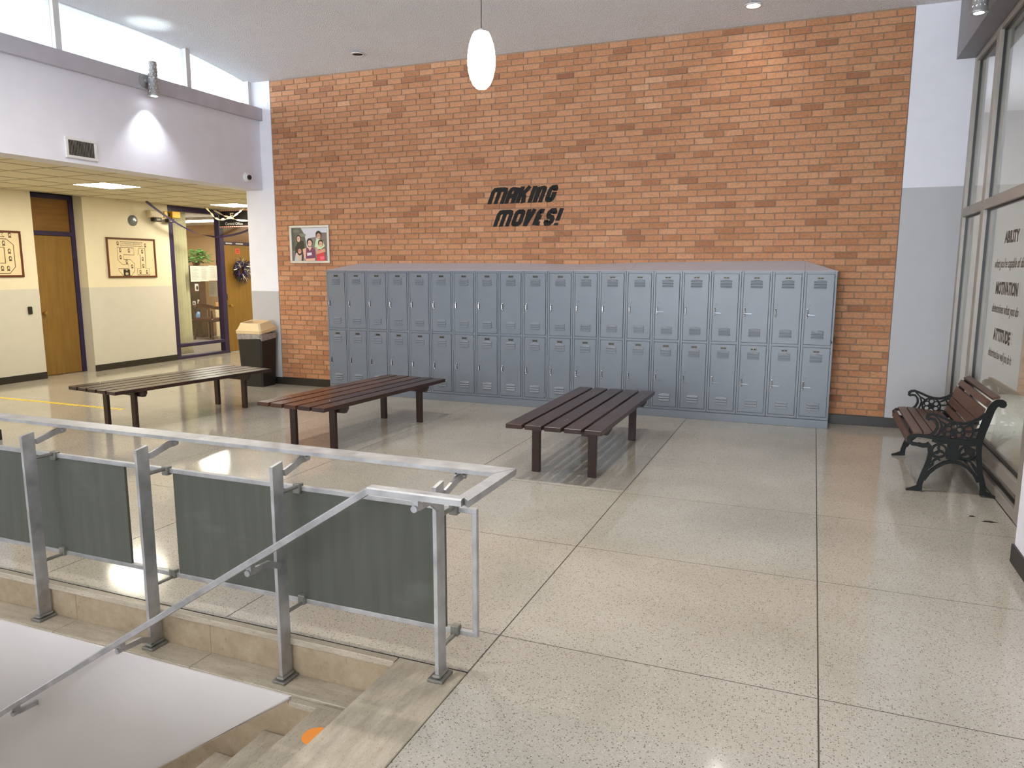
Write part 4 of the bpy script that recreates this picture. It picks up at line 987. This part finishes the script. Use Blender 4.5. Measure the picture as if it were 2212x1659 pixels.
# streamers
def ribbon(name, lab, pts, w, mat, twist=0):
    n = 8; P = [Vector(p) for p in pts]; path = []
    for i in range(len(P)-1):
        p0, p1, p2, p3 = P[max(i-1, 0)], P[i], P[i+1], P[min(i+2, len(P)-1)]
        for k in range(n):
            t_ = k/n; path.append(.5*((2*p1)+(-p0+p2)*t_+(2*p0-5*p1+4*p2-p3)*t_*t_+(-p0+3*p1-3*p2+p3)*t_**3))
    path.append(P[-1]); mb = MB(); vs = []
    for i, p in enumerate(path):
        a = R(90)+twist*i; d = Vector((.4*math.cos(a), .2*math.cos(a), math.sin(a))).normalized()*w/2; q = Vector((.0012, -.0012, 0))
        vs += [p+d+q, p-d+q, p-d-q, p+d-q]
    fs_ = []
    for i in range(len(path)-1):
        for j in range(4): fs_.append((4*i+j, 4*i+(j+1) % 4, 4*i+4+(j+1) % 4, 4*i+4+j))
    fs_ += [(3, 2, 1, 0), (4*len(path)-4, 4*len(path)-3, 4*len(path)-2, 4*len(path)-1)]
    mb.add(vs, fs_); o = mb.build(name, mat, None, tuple(P[0]), smooth=True); tag(o, lab, 'streamer', 'crepe streamers hanging from the corridor ceiling'); return o
ribbon('streamer', 'dark purple crepe streamer swooping from the corridor ceiling', [(-4.35, 1.18, HC+.0), (-4.40, 1.48, 2.578), (-4.40, 1.818, 2.414), (-4.40, 2.16, 2.285), (-4.40, 2.50, 2.225), (-4.40, 2.875, 2.212), (-4.40, 3.454, 2.321), (-4.4, 4.0, 2.52)], .055, 'ribbon_purple', .05)
ribbon('streamer', 'twisted metallic gold streamer hanging in a V before the sign', [(-4.2, 2.30, HC), (-4.2, 2.44, 2.62), (-4.2, 2.575, 2.52), (-4.15, 2.70, 2.515), (-4.05, 2.83, 2.57), (-3.95, 2.9, 2.66), (-3.9, 2.93, HC)], .035, 'gold_streamer', .55)
ribbon('streamer', 'cream crepe streamer sagging across the hanging sign', [(-4.62, 2.95, HC), (-4.56, 2.95, 2.685), (-4.36, 2.95, 2.60), (-4.15, 2.95, 2.54), (-3.95, 2.95, 2.50), (-3.7, 2.95, 2.50)], .035, 'ribbon_white', .3)

# things on the office door
wr = thing('door_wreath', 'purple, black and white ribbon wreath hanging on the office door', 'wreath', (XH, 3.58, 1.3))
m0, m1, m2 = MB(), MB(), MB()
cy_, cz_ = 3.60, 1.60
rim = [(XH+.02, cy_+.13*math.cos(2*math.pi*i/20), cz_+.13*math.sin(2*math.pi*i/20)) for i in range(21)]
part(wr, 'hoop', MB().tube(rim, .05, 8), 'ribbon_purple', smooth=True)
for k in range(150):
    a = rnd.uniform(0, 2*math.pi); r0 = rnd.uniform(.06, .16); L_ = rnd.uniform(.08, .15); w_ = rnd.uniform(.012, .02)
    p = Vector((XH+.03+rnd.uniform(0, .05), cy_+r0*math.cos(a), cz_+r0*math.sin(a))); dd = Vector((rnd.uniform(-.1, .5), math.cos(a)+rnd.uniform(-.5, .5), math.sin(a)-.5+rnd.uniform(-.5, .4))).normalized()
    s_ = dd.cross(Vector((1, .2, .3))).normalized()*w_/2; q = p+dd*L_*.5+Vector((.015, 0, 0)); e2 = p+dd*L_
    tgt = (m0, m0, m1, m1, m2)[rnd.randrange(5)] if math.sin(a) < .2 else (m0, m0, m0, m0, m1, m1, m1, m2)[rnd.randrange(8)]
    nn = Vector((.0015, 0, 0)); vs = []
    for c_ in (p, q, e2): vs += [c_+s_+nn, c_-s_+nn, c_-s_-nn, c_+s_-nn]
    tgt.add(vs, [(0, 1, 5, 4), (1, 2, 6, 5), (2, 3, 7, 6), (3, 0, 4, 7), (4, 5, 9, 8), (5, 6, 10, 9), (6, 7, 11, 10), (7, 4, 8, 11), (0, 3, 2, 1), (8, 9, 10, 11)])
part(wr, 'purple_ribbons', m0, 'ribbon_purple', kind='stuff'); part(wr, 'black_ribbons', m1, 'sign_black', kind='stuff'); part(wr, 'white_ribbons', m2, 'ribbon_white', kind='stuff')
ds_ = thing('door_sticker', 'small orange square sticker near the top of the office door', 'sticker', (XH-.014, 3.577, 1.92))
part(ds_, 'square', MB().box(XH-.0148, XH-.0135, 3.52, 3.632, 1.915, 2.012), 'sign_red')
m = MB()
for a in (3.545, 3.585):
    for z in (1.935, 1.972): m.box(XH-.0134, XH-.0130, a, a+.024, z, z+.022)
part(ds_, 'mark', m, 'office_wood')

# papers on the office glass and wall
def paper(lab, y0, y1, z0, z1, x=XH-.058, lines=9, plane='x', dx=.0):
    t_ = thing('notice_paper', lab, 'paper', (x, (y0+y1)/2, z0), 'papers posted at the office')
    part(t_, 'sheet', MB().box(x, x+.0015, y0, y1, z0, z1), 'paper_white')
    m = MB()
    for k in range(lines):
        z = z1-(z1-z0)*(.12+.80*k/lines); m.box(x+.0015, x+.0019, y0+(y1-y0)*.14, y0+(y1-y0)*rnd.uniform(.6, .86), z-.005, z)
    part(t_, 'print', m, 'lever_grey')
paper('printed white notice taped to the office glass, leftmost of three', 2.385, 2.615, 1.385, 1.675)
paper('printed white notice taped to the office glass, middle of three', 2.617, 2.83, 1.392, 1.672, lines=11)
paper('printed white notice taped to the office glass, rightmost of three', 2.832, 3.045, 1.40, 1.682, lines=7)
# curtain
m = MB(); pts = []
for i in range(41):
    u = i/40; pts.append((-4.86+.028*math.sin(u*2*math.pi*5), 2.16+.34*u))
m.stroke(pts, .004, 'z', .06, 2.66); tag(m.build('curtain', 'curtain_cloth', None, (-4.86, 2.33, .06), smooth=True), 'cream pleated curtain hanging inside the office window', 'curtain')
# office furniture seen through the glass
bk = thing('bookcase', 'dark wood bookcase inside the office behind the curtain', 'bookcase', (-7.75, 5.6, 0))
BX0, BX1, BY0, BY1, BZ = -8.28, -7.60, 5.5, 5.69, 1.70
m = MB().box(BX0, BX0+.025, BY0, BY1, 0, BZ).box(BX1-.025, BX1, BY0, BY1, 0, BZ).box(BX0+.025, BX1-.025, BY1-.02, BY1, .02, BZ-.02)
part(bk, 'case', m, 'office_wood')
for z in (.06, .38, .725, 1.06, 1.40, 1.675): part(bk, 'shelf', MB().box(BX0+.025, BX1-.025, BY0+.005, BY1-.021, z, z+.025), 'office_wood')
def photo_frame(lab, x, z, w, h):
    t_ = thing('photo_frame', lab, 'picture', (x, 5.58, z), 'photo frames on the office bookcase')
    part(t_, 'frame', MB().box(x-w/2, x+w/2, 5.57, 5.59, z+.0005, z+h, c=.003), 'black_plastic')
    part(t_, 'mat', MB().box(x-w/2+.015, x+w/2-.015, 5.566, 5.5695, z+.015, z+h-.015), 'paper_white')
    part(t_, 'image', MB().prism(ell(x, z+h*.45, w*.2, h*.25, 10), 'y', 5.563, 5.5655), 'sign_black')
photo_frame('black framed photo on the upper office bookcase shelf', -7.735, 1.086, .17, .20)
photo_frame('white matted photo on the lower office bookcase shelf', -7.70, .751, .13, .16)
photo_frame('small photo standing left on the lower bookcase shelf', -7.86, .751, .12, .12)
pl = thing('potted_plant', 'leafy green plant in a brown pot on top of the bookcase', 'plant', (-7.65, 5.65, 1.70))
part(pl, 'pot', MB().lathe([(.07, 0), (.09, .08), (.10, .09), (.08, .09), (0, .08)], (-7.75, 5.60, 1.7005), 16), 'frame_wood', smooth=True)
for k in range(150):
    a = rnd.uniform(0, 2*math.pi); r = rnd.uniform(.02, .30); p = Vector((-7.68+r*math.cos(a), 5.60+r*math.sin(a)*.5, 1.80+rnd.uniform(-.04, .34)*(1-r*1.6)))
    dd = Vector((math.cos(a), math.sin(a)-.3, rnd.uniform(-.6, .3))).normalized(); s_ = dd.cross(Vector((0, 0, 1))).normalized(); L_ = rnd.uniform(.11, .17); nn = Vector((0, 0, .0015))
    vs = [p, p+dd*L_*.4+s_*L_*.3-Vector((0, 0, .01)), p+dd*L_, p+dd*L_*.4-s_*L_*.3-Vector((0, 0, .01))]
    part(pl, 'leaf', MB().add([q+nn for q in vs]+[q-nn for q in vs], [(0, 1, 2), (0, 2, 3), (6, 5, 4), (7, 6, 4), (0, 4, 5, 1), (1, 5, 6, 2), (2, 6, 7, 3), (3, 7, 4, 0)]), 'foliage')
ch = thing('office_chair', 'dark wood armchair with rounded back inside the office', 'chair', (-7.07, 5.25, 0))
for sx in (-.27, .27):
    for sy in (-.24, .24): part(ch, 'leg', MB().tube([(-7.07+sx, 5.25+sy, 0), (-7.07+sx*.95, 5.25+sy*.95, .42), (-7.07+sx, 5.25+sy, .68)], [.022, .028, .02], 8), 'office_wood')
part(ch, 'seat', MB().box(-7.37, -6.77, 4.99, 5.51, .42, .50, c=.02), 'office_wood')
part(ch, 'arm_rail', MB().sweep([(-7.36, 5.50, .69), (-7.34, 5.10, .74), (-7.17, 4.97, .80), (-6.97, 4.97, .80), (-6.8, 5.10, .74), (-6.78, 5.50, .69)], [(-.03, -.03), (.03, -.03), (.03, .04), (-.03, .04)]), 'office_wood')
tag(MB().box(-7.54, -6.95, 5.90, 6.25, .001, .66, c=.004).build('side_cabinet', 'paper_cream', None, (-7.2, 6.0, 0)), 'cream side cabinet behind the office armchair', 'cabinet')
cb = thing('cardboard_box', 'brown cardboard box on the cabinet behind the office chair', 'box', (-7.2, 6.0, .66))
part(cb, 'carton', MB().box(-7.53, -6.98, 5.91, 6.2, .661, .82, c=.004), 'cardboard'); part(cb, 'tape', MB().box(-7.36, -7.28, 5.907, 5.9095, .662, .82), 'cream_plastic')
jg = thing('water_jug', 'blue plastic water jug low in the office bookcase', 'jug', (-7.76, 5.63, .406))
part(jg, 'body', MB().lathe([(.07, 0), (.08, .02), (.08, .14), (.05, .19), (.025, .21), (.025, .24), (0, .24)], (-7.74, 5.585, .406), 16), 'blue_plastic', smooth=True)
np_ = thing('wall_notice', 'white typed sheet pinned to the tan office wall', 'paper', (-8.15, 6.49, .93))
part(np_, 'sheet', MB().box(-8.28, -8.02, 6.494, 6.497, .93, 1.305), 'paper_white')
m = MB()
for k in range(10): m.box(-8.25, -8.25+rnd.uniform(.12, .2), 6.4925, 6.4938, 1.265-k*.03, 1.27-k*.03)
part(np_, 'print', m, 'lever_grey')
ol = thing('office_light', 'long glowing fluorescent fixture inside the office', 'lamp', (-6.6, 4.6, HC-.02))
part(ol, 'fixture', MB().box(-7.9, -5.4, 4.30, 4.75, HC-.075, HC-.021, c=.01), 'white_plastic'); part(ol, 'tube', MB().box(-7.85, -5.45, 4.33, 4.72, HC-.085, HC-.0755), 'tube_glow')

# lettering on the glazed wall
wl = thing('window_lettering', 'dark ABILITY, MOTIVATION and ATTITUDE lettering on the right glass wall', 'lettering', (XG+.038, -1.7, .93))
def glass_text(txt, yc, z, h, wd, kind):
    mb = text_mb(txt, h, lambda u, v_: (0, u, v_), 'CENTER', 1.0, .0035 if kind == 'word' else .001, 0 if kind == 'word' else .35)
    us = [p[1] for p in mb.v]; vs_ = [p[2] for p in mb.v]; k = wd/(max(us)-min(us)); hv = (h if kind == 'word' else h*1.5)/(max(vs_)-min(vs_))
    c_ = (max(us)+min(us))/2
    mb.v = [(XG+.0385, yc-(p[1]-c_)*k, z+p[2]*hv) for p in mb.v]
    part(wl, kind, mb, 'sign_black', kind='stuff' if kind == 'line' else None)
glass_text('ABILITY', -1.625, 1.818, .09, .436, 'word')
glass_text("what you're capable of doing", -1.66, 1.632, .062, 1.0, 'line')
glass_text('MOTIVATION', -1.615, 1.434, .098, .677, 'word')
glass_text('determines what you do', -1.62, 1.29, .06, .82, 'line')
glass_text('ATTITUDE', -1.61, 1.082, .096, .53, 'word')
glass_text('determines how well you do it', -1.60, .945, .058, .74, 'line')
